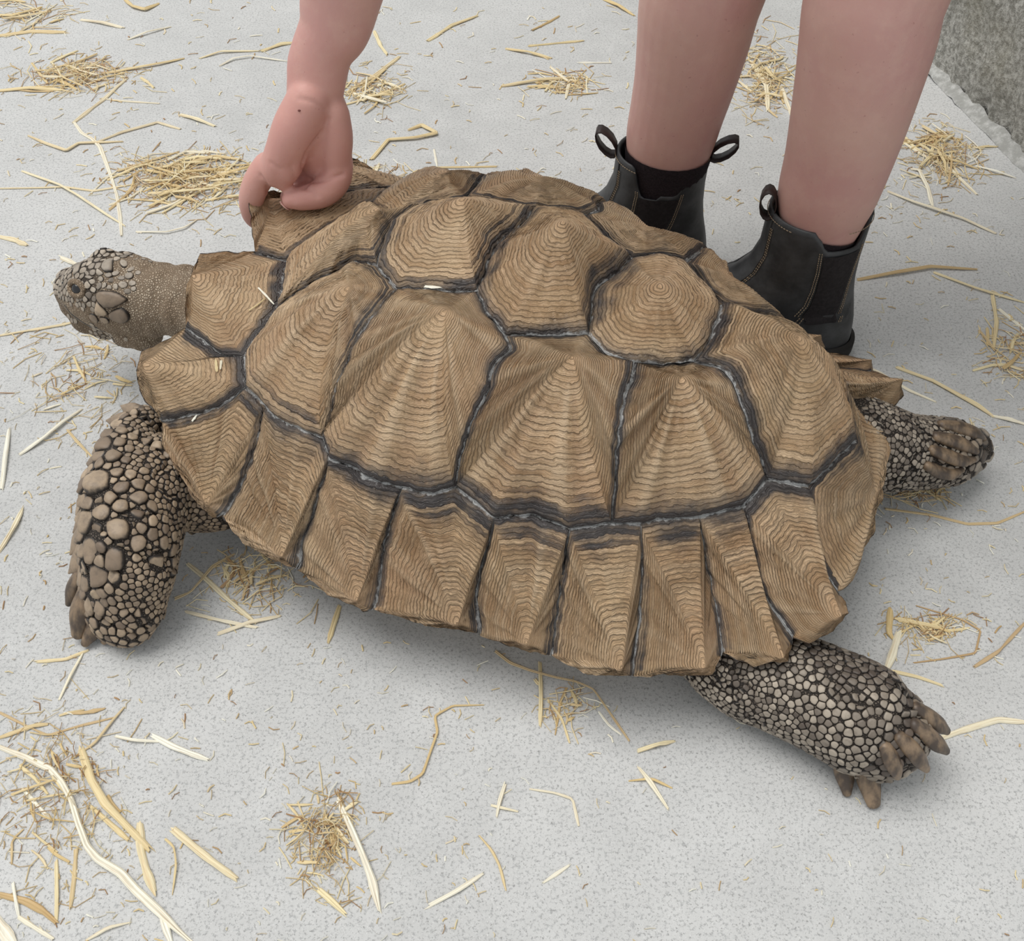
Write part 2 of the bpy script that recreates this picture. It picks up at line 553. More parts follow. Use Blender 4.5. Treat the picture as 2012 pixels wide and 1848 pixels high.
# seam corners of the left half, in the tortoise frame
KP = {
    'P1': (0.2419, 0.0863, 0.2050),
    'P2': (0.2445, 0.1372, 0.1950),
    'P3': (0.2301, 0.1608, 0.1850),
    'P4': (0.2101, 0.1662, 0.1750),
    'P4b': (0.1519, 0.1749, 0.1680),
    'P5': (0.1399, 0.1864, 0.1600),
    'P6': (0.0752, 0.1841, 0.1500),
    'P7': (0.0336, 0.1693, 0.1530),
    'P8': (-0.0053, 0.1809, 0.1460),
    'P9': (-0.0646, 0.1655, 0.1430),
    'P10': (-0.0939, 0.1481, 0.1450),
    'P11': (-0.1153, 0.1402, 0.1450),
    'P12': (-0.1567, 0.1165, 0.1470),
    'P13': (-0.1861, 0.0967, 0.1520),
    'P14': (-0.1970, 0.0724, 0.1650),
    'P15': (-0.2308, 0.0641, 0.1625),
    'V1a': (0.1899, 0.0295, 0.2350),
    'V12': (0.1589, 0.0466, 0.2544),
    'V2c': (0.1298, 0.0689, 0.2550),
    'V23': (0.0592, 0.0620, 0.2695),
    'V3c': (0.0234, 0.0881, 0.2550),
    'V34': (-0.0336, 0.0535, 0.2491),
    'V4c': (-0.0776, 0.0693, 0.2480),
    'V45': (-0.1182, 0.0389, 0.2381),
    'C1': (0.1588, 0.0928, 0.2647),
    'C2': (0.0679, 0.1014, 0.2772),
    'C3': (-0.0344, 0.0928, 0.2580),
    'C4': (-0.1157, 0.0695, 0.2461),
    'R1': (0.3202, 0.1124, 0.1800),
    'R2': (0.3119, 0.1805, 0.1300),
    'R3': (0.2262, 0.2275, 0.0950),
    'R4': (0.1473, 0.2420, 0.0780),
    'R5': (0.0736, 0.2468, 0.0670),
    'R6': (-0.0159, 0.2356, 0.0650),
    'R7': (-0.0782, 0.2325, 0.0670),
    'R8': (-0.1447, 0.2285, 0.0730),
    'R9': (-0.2040, 0.1895, 0.0880),
    'R10': (-0.2505, 0.1636, 0.1000),
    'R11': (-0.2747, 0.1122, 0.1060),
    'M1c': (0.3312, 0.0580, 0.2200),
    'M1l': (0.3315, 0.0846, 0.2050),
    'M2a': (0.3434, 0.1491, 0.1750),
    'M2b': (0.3387, 0.1637, 0.1680),
    'M2c': (0.3313, 0.1749, 0.1500),
    'M3a': (0.3020, 0.1987, 0.1180),
    'M3b': (0.2594, 0.2238, 0.1000),
    'M3t': (0.2369, 0.2294, 0.0900),
    'M4a': (0.2105, 0.2384, 0.0880),
    'M4b': (0.1904, 0.2426, 0.0820),
    'M5a': (0.1158, 0.2510, 0.0680),
    'M5t': (0.0881, 0.2511, 0.0660),
    'M6a': (0.0288, 0.2441, 0.0640),
    'M7a': (-0.0609, 0.2341, 0.0640),
    'M8a': (-0.1176, 0.2367, 0.0680),
    'M9a': (-0.1796, 0.2150, 0.0750),
    'M9t': (-0.2018, 0.2064, 0.0800),
    'M10a': (-0.2295, 0.1911, 0.0850),
    'M10t': (-0.2533, 0.1776, 0.0880),
    'M11a': (-0.2791, 0.1423, 0.0950),
    'M11t': (-0.2855, 0.1318, 0.1088),
    'SCa': (-0.2840, 0.0643, 0.0920),
    'SCb': (-0.2914, 0.0188, 0.0850),
    'R0': (0.3162, 0.0000, 0.1844),
    'P0': (0.2852, 0.0000, 0.1888),
    'V1ap': (0.1787, 0.0000, 0.2771),
    'V2ap': (0.0981, 0.0000, 0.3093),
    'V3ap': (0.0102, 0.0000, 0.3110),
    'V4ap': (-0.0742, 0.0000, 0.2734),
    'V5ap': (-0.1889, 0.0000, 0.2575),
    'SCi': (-0.2543, 0.0000, 0.1636),
    'SCm': (-0.2839, 0.0000, 0.1190),
}

MIDP = {'R0', 'P0', 'SCi', 'SCm'}
for kk in list(KP):
    if kk not in MIDP and not kk.endswith('ap'):
        x, y, z = KP[kk]
        KP[kk + 'r'] = (x, -y, z)
# the far front rim is lifted a little higher than the near one
KP['M2ar'] = (0.335, -0.150, 0.192); KP['M2br'] = (0.325, -0.172, 0.190); KP['M2cr'] = (0.312, -0.190, 0.180); KP['R2r'] = (0.296, -0.196, 0.165)
KP['M1c'], KP['M1l'], KP['R0'] = tuple(tl(atz(395, 500, .204))), tuple(tl(atz(368, 560, .196))), (.318, 0.0, .188)
KP['M1cr'], KP['M1lr'] = (KP['M1c'][0], -KP['M1c'][1], .212), (KP['M1l'][0], -KP['M1l'][1], .202)
KP['SCm'] = (-0.289, 0.0, 0.092)
KP = {k_: np.array(v_) for k_, v_ in KP.items()}

def unp(u, v, z):
    return tl(atz(u, v, z))

# intermediate points of seams, in pixels of the photograph, lifted to the shell's height
MIDS = {
    ('R3', 'M4a'): [], ('R10', 'M11a'): [(1571, 1259)], ('R9', 'M10a'): [(1443, 1294)],
    ('M4b', 'R4'): [(555, 1106)], ('M5t', 'R5'): [(722, 1196)], ('R11', 'SCa'): [(1669, 1152)],
    ('M11t', 'R11'): [(1664, 1188)], ('M3t', 'R3'): [(428, 1014)],
    ('R3', 'P4'): [(470, 940), (500, 850)], ('R4', 'P5'): [(583, 1075), (602, 1015), (622, 955)],
    ('R5', 'P6'): [(738, 1150), (748, 1070), (768, 1005)], ('R6', 'P8'): [(932, 1180), (943, 1105), (957, 1060)],
    ('R7', 'P9'): [(1090, 1220), (1105, 1120)], ('R8', 'P11'): [(1252, 1230), (1262, 1110)],
    ('R9', 'P12'): [(1413, 1210), (1396, 1120)], ('R10', 'P13'): [(1520, 1200), (1482, 1090)],
    ('R11', 'P15'): [(1625, 1110), (1603, 1040)], ('R1', 'P2'): [(400, 678), (435, 697)], ('R2', 'P3'): [(390, 808), (440, 787)],
    ('P4', 'P4b'): [(538, 822), (582, 842)], ('P5', 'P6'): [(680, 915), (725, 940)], ('P6', 'P7'): [(840, 972)],
    ('P7', 'P8'): [(925, 985)], ('P8', 'P9'): [(1040, 1016)], ('P11', 'P12'): [(1310, 1022)],
    ('P1', 'V1a'): [(582, 573), (640, 540)], ('V2c', 'P4b'): [(741, 602), (702, 651), (679, 706), (652, 775), (638, 830)],
    ('V3c', 'P7'): [(1001, 681), (967, 715), (958, 757), (917, 843), (898, 917)],
    ('V4c', 'P10'): [(1243, 737), (1229, 775), (1219, 837), (1206, 960)],
    ('V45', 'P14'): [(1424, 723), (1467, 809), (1490, 880)], ('V2c', 'V23'): [(800, 562), (870, 566)], ('V23', 'V3c'): [(955, 610)],
    ('V3c', 'V34'): [(1070, 650)], ('V34', 'V4c'): [(1195, 692)], ('V4c', 'V45'): [(1310, 708)],
}
BULGE = {('V2c', 'P4b'): .022, ('V3c', 'P7'): .024, ('V4c', 'P10'): .022, ('V45', 'P14'): .018, ('P1', 'V1a'): .004}
CROSS = {'V12': [(.163, .028, .258), (.168, 0, .262), (.163, -.028, .258)], 'V23': [(.064, .035, .268), (.068, 0, .271), (.060, -.035, .270)],
         'V34': [(-.027, .030, .249), (-.021, 0, .252), (-.030, -.030, .250)], 'V45': [(-.122, .020, .240), (-.122, 0, .241), (-.122, -.020, .240)]}
SEAMS = {}
VALLEY = {'R3': .003, 'R4': .003, 'R5': .003, 'R6': .004, 'R7': .005, 'R8': .007, 'R9': .009, 'R10': .009, 'R11': .008, 'R1': .004, 'R2': .004}

def seam_raw(a, b):
    A, B = KP[a], KP[b]
    if a in CROSS and b == a + 'r':
        pts = [A] + [np.array(p) for p in CROSS[a]] + [B]
    else:
        right = a.endswith('r') or b.endswith('r')
        ka, kb = a.rstrip('r') if right else a, b.rstrip('r') if right else b
        mids = MIDS.get((ka, kb))
        if mids is None: pts = [A, B]
        else:
            LA, LB = KP[ka], KP[kb]
            pp = proj(tw(np.array([LA, LB])))
            pts = [LA]
            for (u, v) in mids:
                t = np.clip(np.dot(np.array([u, v]) - pp[0], pp[1] - pp[0]) / np.dot(pp[1] - pp[0], pp[1] - pp[0]), 0, 1)
                z = LA[2] * (1 - t) + LB[2] * t + BULGE.get((ka, kb), 0) * 4 * t * (1 - t)
                q = unp(u, v, z)
                lerp = LA * (1 - t) + LB * t
                pts.append(q if np.linalg.norm(q - lerp) < .05 else lerp)
            pts.append(LB)
            if right:
                off0, off1 = A - LA * np.array([1, -1, 1]), B - LB * np.array([1, -1, 1])
                n = len(pts) - 1
                pts = [p * np.array([1, -1, 1]) + off0 * (1 - i / n) + off1 * i / n for i, p in enumerate(pts)]
    P_ = np.array(pts)
    if len(P_) > 2: P_ = catmull(P_, 8)
    seg = np.r_[0, np.cumsum(np.linalg.norm(np.diff(P_, axis=0), axis=1))]
    n = max(3, int(seg[-1] / .0034))
    s = np.linspace(0, seg[-1], n + 1)
    Q = np.stack([np.interp(s, seg, P_[:, i]) for i in range(3)], -1)
    env = np.sin(np.linspace(0, np.pi, n + 1)) ** .5
    ra, rb = a.rstrip('r'), b.rstrip('r')
    if ra in VALLEY and rb.startswith('P'):
        o_ = norm(np.stack([Q[:, 0] * .4, Q[:, 1], np.full(n + 1, .12)], -1))
        Q = Q - o_ * (VALLEY[ra] * np.sin(np.linspace(0, np.pi, n + 1) ** 1.0))[:, None]
    Q[:, 0] += env * .0011 * vnoise(Q, 180, 21, 2)
    Q[:, 1] += env * .0011 * vnoise(Q, 180, 22, 2)
    return Q

def seam(a, b):
    if (a, b) in SEAMS: return SEAMS[(a, b)]
    if (b, a) in SEAMS: return SEAMS[(b, a)][::-1]
    rev = (b.rstrip('r') if b.endswith('r') else b, a.rstrip('r') if a.endswith('r') else a) in MIDS or (b + 'r' == a)
    if rev:
        SEAMS[(b, a)] = seam_raw(b, a)
        return SEAMS[(b, a)][::-1]
    SEAMS[(a, b)] = seam_raw(a, b)
    return SEAMS[(a, b)]

# name, ring of corners, apex, profile, ring spacing, dark width, rim corners
MARG = {
    'M1': (['R0', 'M1c', 'M1l', 'R1'], ['R1', 'P2', 'P1', 'P0', 'R0'], (380, 542, .199)),
    'M2': (['R1', 'M2a', 'M2b', 'M2c', 'R2'], ['R2', 'P3', 'P2', 'R1'], (283, 715, .172)),
    'M3': (['R2', 'M3a', 'M3b', 'M3t', 'R3'], ['R3', 'P4', 'P3', 'R2'], (408, 990, .100)),
    'M4': (['R3', 'M4a', 'M4b', 'R4'], ['R4', 'P5', 'P4b', 'P4', 'R3'], (556, 1092, .088)),
    'M5': (['R4', 'M5a', 'M5t', 'R5'], ['R5', 'P6', 'P5', 'R4'], (703, 1178, .078)),
    'M6': (['R5', 'M6a', 'R6'], ['R6', 'P8', 'P7', 'P6', 'R5'], (900, 1225, .079)),
    'M7': (['R6', 'M7a', 'R7'], ['R7', 'P9', 'P8', 'R6'], (1035, 1264, .080)),
    'M8': (['R7', 'M8a', 'R8'], ['R8', 'P11', 'P10', 'P9', 'R7'], (1222, 1312, .083)),
    'M9': (['R8', 'M9a', 'M9t', 'R9'], ['R9', 'P12', 'P11', 'R8'], (1385, 1310, .090)),
    'M10': (['R9', 'M10a', 'M10t', 'R10'], ['R10', 'P13', 'P12', 'R9'], (1540, 1290, .098)),
    'M11': (['R10', 'M11a', 'M11t', 'R11'], ['R11', 'P15', 'P14', 'P13', 'R10'], (1652, 1208, .118)),
}
# seam direction fixes: rim points run from R to R
COST = {
    'C1': ['V12', 'V1a', 'P1', 'P2', 'P3', 'P4', 'P4b', 'V2c', 'V12'], 'C2': ['V23', 'V2c', 'P4b', 'P5', 'P6', 'P7', 'V3c', 'V23'],
    'C3': ['V34', 'V3c', 'P7', 'P8', 'P9', 'P10', 'V4c', 'V34'], 'C4': ['V45', 'V4c', 'P10', 'P11', 'P12', 'P13', 'P14', 'V45'],
}
VERT = {
    'V1': (['P0', 'P1', 'V1a', 'V12', 'V12r', 'V1ar', 'P1r', 'P0'], 'V1ap'), 'V2': (['V12', 'V2c', 'V23', 'V23r', 'V2cr', 'V12r', 'V12'], 'V2ap'),
    'V3': (['V23', 'V3c', 'V34', 'V34r', 'V3cr', 'V23r', 'V23'], 'V3ap'), 'V4': (['V34', 'V4c', 'V45', 'V45r', 'V4cr', 'V34r', 'V34'], 'V4ap'),
    'V5': (['V45', 'P14', 'P15', 'SCi', 'P15r', 'P14r', 'V45r', 'V45'], 'V5ap'),
}
shell_bag = Bag()

def shell_out(P_):
    c = np.stack([P_[..., 0] * .62, 0 * P_[..., 0], np.full(P_.shape[:-1], .06)], -1)
    return norm(P_ - c)

def dark_of(pts, which):
    return which

def build_scute(name, border, wds, apex, bulge, spacing, parent, lod=1.0, rim=None, bump=.003, seed=0, power=1.0, knock=.013, soft=2.0, flute=.0017):
    if rim is not None: knock = .0
    """border: closed Nx3 loop, wds: dark width at each border point, rim: mask of free-edge points"""
    B = np.asarray(border)
    n = len(B)
    A = np.asarray(apex, float)
    if rim is None: A = A + shell_out(A) * .004
    D = np.linalg.norm(B - A, axis=1)
    Lm = np.percentile(D, 85)
    N = Lm / spacing
    nt = int(np.clip(N * 3.6 * lod, 26, 110))
    ts = np.linspace(0, 1, nt + 1)[1:]
    ts = 1 - (1 - ts) ** 1.12
    T = ts[:, None]
    Bs = B.copy()
    for _ in range(max(6, int((n * .035) ** 2 * soft))): Bs = (np.roll(Bs, 1, 0) + Bs + np.roll(Bs, -1, 0)) / 3
    mixw = (smooth(.35, 1.0, T) if rim is None else smooth(.0, .8, T))[..., None]
    Q = A + ((Bs * (1 - mixw) + B * mixw) - A) * (T ** power)[..., None]
    out = shell_out(Q)
    # pyramidal profile, boss at the apex, groove at the seam
    bl = np.broadcast_to(np.asarray(bulge, float), (n,))
    Q = Q + out * (bl * D * 4 * T * (1 - T))[..., None]
    dd = (1 - T) * D
    groove = .0055 * np.exp(-dd / .0035)
    if rim is not None: groove = groove * (1 - rim[None] * .9)
    Q = Q + out * (bump * np.exp(-(T * D / .011) ** 2) - knock * np.exp(-T * D / .021))[..., None] - out * groove[..., None]
    # terraces of growth rings
    rc = T * N + 0 * D + seed * 7.31
    wob = vnoise(Q, 60, 31, 2) * .55
    sw = (rc + wob) % 1.0
    amp = .0015 * smooth(0.05, .2, T) * (0.45 + .55 * (.5 + .5 * vnoise(Q, 25, 33, 2)))
    Q = Q + out * (amp * (1 - sw) ** 1.3)[..., None]
    # flutes running from the apex to the edge
    r_ = np.random.default_rng(seed + 500)
    sp_ = np.arange(n) / n * 2 * np.pi
    fl = sum(np.sin(k_ * sp_ + r_.uniform(0, 6.28)) * r_.uniform(.4, 1) for k_ in (5, 7, 9, 11, 14, 19)) / 2.2
    Q = Q + out * (flute * fl * smooth(.10, .5, T) * (1 - T ** 6))[..., None]
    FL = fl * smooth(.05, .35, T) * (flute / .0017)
    # irregular old horn
    Q = Q + out * (.0012 * vnoise(Q, 70, 35, 2) * smooth(.1, .4, T))[..., None]
    V_ = np.vstack([[A + shell_out(A) * (bump - knock)], Q.reshape(-1, 3)])
    F_ = [(0, 1 + j, 1 + (j + 1) % n) for j in range(n)]
    for i in range(nt - 1):
        a, b = 1 + i * n, 1 + (i + 1) * n
        F_ += [(a + j, b + j, b + (j + 1) % n, a + (j + 1) % n) for j in range(n)]
    attr = {'rc': np.r_[seed * 7.31, rc.ravel()], 'd': np.r_[D.max(), dd.ravel()],
            'wd': np.r_[0, np.broadcast_to(wds * 1.9, dd.shape).ravel()],
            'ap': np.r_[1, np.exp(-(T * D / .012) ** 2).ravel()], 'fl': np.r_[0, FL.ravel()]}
    if rim is not None:
        # rounded lip under the free edge
        idx = np.where(rim > .5)[0]
        # keep the run contiguous
        brk = np.where(np.diff(idx) > 1)[0]
        if len(brk): idx = np.r_[idx[brk[0] + 1:], idx[:brk[0] + 1]]
        E_ = Q[-1][idx]
        cin = B[rim < .5].mean(0)
        pn = np.linalg.svd(B - B.mean(0))[2][2]
        pn = pn * np.sign(pn[2])
        prev = 1 + (nt - 1) * n + idx
        rows_ = [(.0, .0035), (.03, .0075), (.10, .0100), (.26, .014)]
        for a_, z_ in rows_:
            st = len(V_)
            V_ = np.vstack([V_, E_ + (cin - E_) * a_ - pn * z_])
            cur = np.arange(st, st + len(idx))
            F_ += [(prev[j], prev[j + 1], cur[j + 1], cur[j]) for j in range(len(idx) - 1)]
            prev = cur
            for k_, val in (('rc', seed * 7.31 + 1.5 + a_ * 5), ('d', .03), ('wd', .002), ('ap', 0), ('fl', 0)):
                attr[k_] = np.r_[attr[k_], np.full(len(idx), val)]
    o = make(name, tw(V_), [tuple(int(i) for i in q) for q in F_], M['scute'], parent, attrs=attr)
    if rim is not None: return o
    # backing layer
    cen = B.mean(0)
    cen = cen * .55 + A * .45 - shell_out(cen) * .012
    ring1 = B - shell_out(B) * .0075
    ring2 = cen + (B - cen) * .5 - shell_out(B) * .010
    vv = np.vstack([[cen], ring2, ring1])
    ff = [(0, 1 + j, 1 + (j + 1) % n) for j in range(n)] + [(1 + j, 1 + n + j, 1 + n + (j + 1) % n, 1 + (j + 1) % n) for j in range(n)]
    shell_bag.add(tw(vv), ff)
    return o

def chain(names, wmap, wdef):
    pts, wds = [], []
    for a, b in zip(names[:-1], names[1:]):
        s_ = seam(a, b)
        key = (a.rstrip('r') if a.endswith('r') else a, b.rstrip('r') if b.endswith('r') else b)
        w_ = wmap.get(key, wmap.get(key[::-1], wdef))
        pts.append(s_[:-1]); wds.append(np.full(len(s_) - 1, w_))
    return np.concatenate(pts), np.concatenate(wds)

def blur(w_, it=6):
    for _ in range(it): w_ = (np.roll(w_, 1) + w_ + np.roll(w_, -1)) / 3
    return w_

CARA = bpy.data.objects.new('carapace', None)   # replaced by a mesh below
bpy.data.objects.remove(CARA)
# the carapace part itself is the dark layer that shows in the seams; scutes are its pieces
cara_mesh = bpy.data.meshes.new('carapace')
CARA = bpy.data.objects.new('carapace', cara_mesh)
COL.objects.link(CARA)
CARA.parent = TORT

WD = {('P5', 'P6'): .016, ('P6', 'P7'): .019, ('P7', 'P8'): .015, ('P8', 'P9'): .018, ('P9', 'P10'): .018, ('P10', 'P11'): .016, ('P11', 'P12'): .017,
      ('P12', 'P13'): .017, ('P13', 'P14'): .013, ('P14', 'P15'): .014, ('P4', 'P4b'): .015, ('P4b', 'P5'): .010, ('P3', 'P4'): .013, ('P2', 'P3'): .009,
      ('P1', 'P2'): .008, ('P0', 'P1'): .010, ('R1', 'P2'): .012, ('R2', 'P3'): .007, ('P15', 'SCi'): .012}
seed = 0
for nm, (rimc, inner, apx) in MARG.items():
    for side in ('', 'r'):
        sfx = lambda k_: k_ if k_ in MIDP else k_ + side
        if side:
            rp, rw = chain([sfx(k_) for k_ in rimc], {}, .0006)
            ip, iw = chain([sfx(k_) for k_ in inner], WD, .0065)
        else:
            rp, rw = chain(rimc, {}, .0006)
            ip, iw = chain(inner, WD, .0065)
        B = np.vstack([rp, ip])
        w_ = np.r_[rw, blur(iw, 3)]
        rim = np.r_[np.ones(len(rp) + 1), np.zeros(len(ip) - 1)]
        A = unp(*apx)
        if side:
            A = A * np.array([1, -1, 1])
            if nm == 'M2': A = np.array([.326, -.165, .19])
        seed += 1
        big = nm in ('M9', 'M10', 'M11')
        # ripple the free edge a little
        ph = vnoise(B, 190, 40 + seed, 2)
        B[:len(rp), 2] += .0016 * ph[:len(rp)]
        build_scute('scute', B, w_, A, -.045 if big else (-.02 if nm in ('M1', 'M2') else -.012), .0042 if nm not in ('M1', 'M2') else .0048, CARA,
                    1.0 if (not side or nm in ('M1', 'M2', 'M11')) else .5, rim, .0012, seed, flute=.0006 if nm in ('M1', 'M2') else .0013)
for nm, names in COST.items():
    for side in ('', 'r'):
        B, w_ = chain([k_ + side for k_ in names], {**WD, ('V1a', 'P1'): .008, ('V12', 'V1a'): .012}, .0075)
        A = KP[nm + side]
        seed += 1
        bl = .045 * np.clip((A[2] - B[:, 2]) / .08, -.5, 1)
        build_scute('scute', B, blur(w_, 4), A, bl, .0052, CARA, 1.0 if not side else .6, None, .004, seed)
for nm, (names, ak) in VERT.items():
    B, w_ = chain(names, {**WD, ('V12', 'V12r'): .012, ('V12', 'V12'): .016, ('V23', 'V23'): .016, ('V34', 'V34'): .016, ('V45', 'V45'): .010, ('P14', 'V45'): .009}, .0095)
    A = KP[ak].copy()
    seed += 1
    bl = np.full(len(B), -.03 if nm in ('V2', 'V3', 'V4') else .0)
    if nm == 'V5': bl = .05 * np.clip((A[2] - B[:, 2]) / .08, -.3, 1)
    if nm == 'V1': bl = np.full(len(B), .035)
    build_scute('scute', B, blur(w_, 4), A, bl, .0044, CARA, 1.0, None, .003, seed, soft=7.0 if nm == 'V1' else 2.5, flute=.0008)
# tail shield
rp1, rw1 = chain(['R11', 'SCa', 'SCb', 'SCm'], {}, .0006)
rp2, rw2 = chain(['R11r', 'SCar', 'SCbr', 'SCm'], {}, .0006)
# second half runs SCm -> R11r
e2 = seam('SCbr', 'SCm'); e3 = seam('SCar', 'SCbr'); e4 = seam('R11r', 'SCar')
rp2 = np.vstack([e2[::-1][:-1], e3[::-1][:-1], e4[::-1][:-1]])
ip, iw = chain(['R11r', 'P15r', 'SCi', 'P15', 'R11'], WD, .006)
B = np.vstack([rp1, rp2, ip])
seed += 1
build_scute('scute', B, np.r_[np.full(len(rp1) + len(rp2), .0006), blur(iw, 3)], np.array([-.282, 0, .108]), .03, .0044, CARA, 1.0,
            np.r_[np.ones(len(rp1) + len(rp2) + 1), np.zeros(len(ip) - 1)], .001, seed)
# carapace layer
vv = np.concatenate(shell_bag.v) - wloc(CARA)
cara_mesh.from_pydata(vv.tolist(), [], shell_bag.f)
cara_mesh.materials.append(M['under'])
cara_mesh.update()

# plastron with the bridge up to the rim
rows_ = []
angs = np.linspace(0, 2 * np.pi, 72, endpoint=False)
def plast(a, sc_, z):
    x = .255 * sc_ * np.sign(np.cos(a)) * np.abs(np.cos(a)) ** .8
    y = .165 * sc_ * np.sign(np.sin(a)) * np.abs(np.sin(a)) ** .75
    w_ = smooth(.35, .8, np.abs(np.sin(a)))
    return np.stack([x + .012, y * (1 + .28 * w_ * smooth(.05, .085, z)), np.full_like(a, z) - .0 * w_], -1)
for sc_, z in ((.0, .018), (.5, .018), (.9, .022), (1.0, .036), (1.0, .06), (.97, .085), (.90, .11)):
    rows_.append(plast(angs, max(sc_, .01), z))
V = np.concatenate(rows_); n = 72
F = [(j * n + i, j * n + (i + 1) % n, (j + 1) * n + (i + 1) % n, (j + 1) * n + i) for j in range(6) for i in range(n)]
make('plastron', tw(V), F, M['plastron'], TORT)

# ------------------------------------------------------------------ tortoise: body
LIMBS = {}

def limb(name, pts, rads, hint=(0, 0, 1)):
    v_, f_ = tube(pts, rads, hint, 24, 6)
    LIMBS[name] = catmull(np.hstack([np.asarray(pts, float), np.array([[r, r] if np.isscalar(r) else r for r in rads])]), 6)
    return v_, f_

bb = Bag()
core = [tw((.20, 0, .105)), tw((.05, 0, .12)), tw((-.12, 0, .115)), tw((-.2, 0, .11))]
bb.add(*tube(core, [(.10, .055), (.14, .065), (.13, .06), (.08, .045)], (0, 0, 1), 24, 6))
# neck and head
neck = [tw((.20, .0, .115)), atz(430, 610, .125), atz(365, 592, .122), atz(310, 588, .118), atz(262, 582, .116), atz(215, 577, .114), atz(180, 575, .110), atz(152, 572, .104)]
bb.add(*limb('neck', neck, [.045, .040, .036, .037, .040, .0395, .033, .023], (0, 0, 1)))
def blob(u, v, z, r, **k):
    bb.add(*ellipsoid(atz(u, v, z), (r, r, r) if np.isscalar(r) else r, **k))
blob(140, 556, .106, .0155)               # snout above the beak
blob(150, 596, .090, .0175)               # beak
blob(172, 622, .080, .0185)               # lower jaw
blob(205, 636, .075, .0165)
blob(212, 603, .097, (.024, .015, .013))  # cheek
blob(252, 650, .075, .019)                # throat
blob(285, 655, .078, .018)
blob(176, 543, .136, (.017, .012, .010))  # near brow
blob(163, 556, .122, .0125)
blob(210, 508, .146, (.016, .010, .010))  # far brow
blob(200, 530, .143, (.020, .014, .007))  # crown
blob(250, 520, .140, (.022, .016, .010))
blob(160, 535, .130, (.013, .012, .008))
# near foreleg, columnar with a turned wrist
fl = [tw((.17, .12, .075)), atz(360, 960, .062), atz(300, 945, .078), atz(268, 1000, .080), atz(257, 1070, .066), atz(250, 1130, .050), atz(246, 1165, .038), atz(241, 1186, .030), atz(239, 1194, .027)]
bb.add(*limb('foreleg', fl, [(.036, .034), (.042, .040), (.047, .044), (.052, .044), (.053, .042), (.047, .038), (.039, .033), (.041, .029), (.038, .026)], (0.5, 0.75, .3)))
bb.add(*tube([atz(285, 842, .098), atz(268, 880, .098), atz(262, 905, .098), atz(250, 950, .092), atz(230, 1040, .070)], [(.022, .02), (.030, .024), (.034, .027), (.040, .030), (.036, .028)], (0.5, 0.75, .3), 20, 6))
# far foreleg, tucked under the shell
fr_ = [tw((.17, -.10, .115)), tw((.20, -.15, .09)), tw((.19, -.17, .055)), tw((.19, -.175, .036)), tw((.20, -.176, .03))]
bb.add(*limb('foreleg_far', fr_, [.045, .043, .04, .034, .03], (1, 0, 0)))
# near hind leg, stretched back
hl = [tw((-.13, .10, .065)), atz(1470, 1318, .042), atz(1545, 1342, .043), atz(1620, 1374, .044), atz(1682, 1404, .045), atz(1708, 1420, .043), atz(1728, 1431, .041)]
bb.add(*limb('hindleg', hl, [.034, .039, .0415, .0425, .0435, .0430, .038], (0, 0, 1)))
bb.add(*tube([atz(1664, 1462, .024), atz(1708, 1474, .024), atz(1752, 1466, .026), atz(1776, 1438, .034)], [.020, .023, .023, .021], (0, 0, 1), 18, 6))
# far hind leg
hr = [tw((-.14, -.09, .10)), atz(1725, 880, .070), atz(1785, 888, .058), atz(1840, 888, .048), atz(1880, 886, .042), atz(1903, 883, .040)]
bb.add(*limb('hindleg_far', hr, [.048, .042, .036, .034, .030, .022], (0, 0, 1)))
bb.add(*limb('tail', [tw((-.18, 0, .10)), tw((-.24, 0, .08)), tw((-.275, 0, .055))], [.03, .02, .007]))
BV, BF = remesh(bb, .0027, 8, .5)
# soft folds across the neck
limbs_all = {k_: v_ for k_, v_ in LIMBS.items()}
names_l = list(limbs_all)
cl_pts = np.concatenate([v_[:, :3] for v_ in limbs_all.values()])
cl_id = np.concatenate([np.full(len(v_), i) for i, v_ in enumerate(limbs_all.values())])
cl_u = np.concatenate([np.linspace(0, 1, len(v_)) for v_ in limbs_all.values()])

def region(P_):
    P_ = np.asarray(P_, float)
    ids, us_ = np.zeros(len(P_), int), np.zeros(len(P_))
    for i in range(0, len(P_), 4000):
        q = P_[i:i + 4000]
        j = np.argmin(((q[:, None] - cl_pts[None]) ** 2).sum(-1), 1)
        ids[i:i + 4000], us_[i:i + 4000] = cl_id[j], cl_u[j]
    return ids, us_

rid, ru = region(BV)
iN, iF, iH, iHF, iFF = (names_l.index(k_) for k_ in ('neck', 'foreleg', 'hindleg', 'hindleg_far', 'foreleg_far'))
fa_ = np.array([q[:3] for q in BF]); bn_ = np.zeros_like(BV)
fn_ = np.cross(BV[fa_[:, 1]] - BV[fa_[:, 0]], BV[fa_[:, 2]] - BV[fa_[:, 0]])
for c_ in range(3): np.add.at(bn_, fa_[:, c_], fn_)
bn_ = norm(bn_)
nk_ = (rid == iN) * smooth(.80, .62, ru)
fold_ = vnoise(BV * np.array([1.0, .45, .30]), 150, 61, 2)
BV = BV + bn_ * ((.0016 * fold_ - .0012 * np.exp(-(fold_ / .25) ** 2)) * nk_)[:, None]
lg_ = ((rid == iH) | (rid == iF) | (rid == iHF)).astype(float)
f2_ = vnoise(BV @ np.array([[.6, .3, .2], [.2, .9, .1], [.1, .2, .8]]), 60, 62, 2)
BV = BV + bn_ * (-.0028 * np.exp(-(f2_ / .10) ** 2) * lg_)[:, None]
bvn = proj(BV)
head_top = (rid == iN) * smooth(.60, .70, ru) * smooth(605, 585, bvn[:, 1]) * smooth(150, 165, bvn[:, 0])
pale = np.where(rid == iN, 1.0 - .9 * head_top - .25 * smooth(.82, .95, ru) * (1 - head_top), 0.0)
BODY = make('body', BV, BF, M['reptile'], TORT, attrs={'pale': pale})
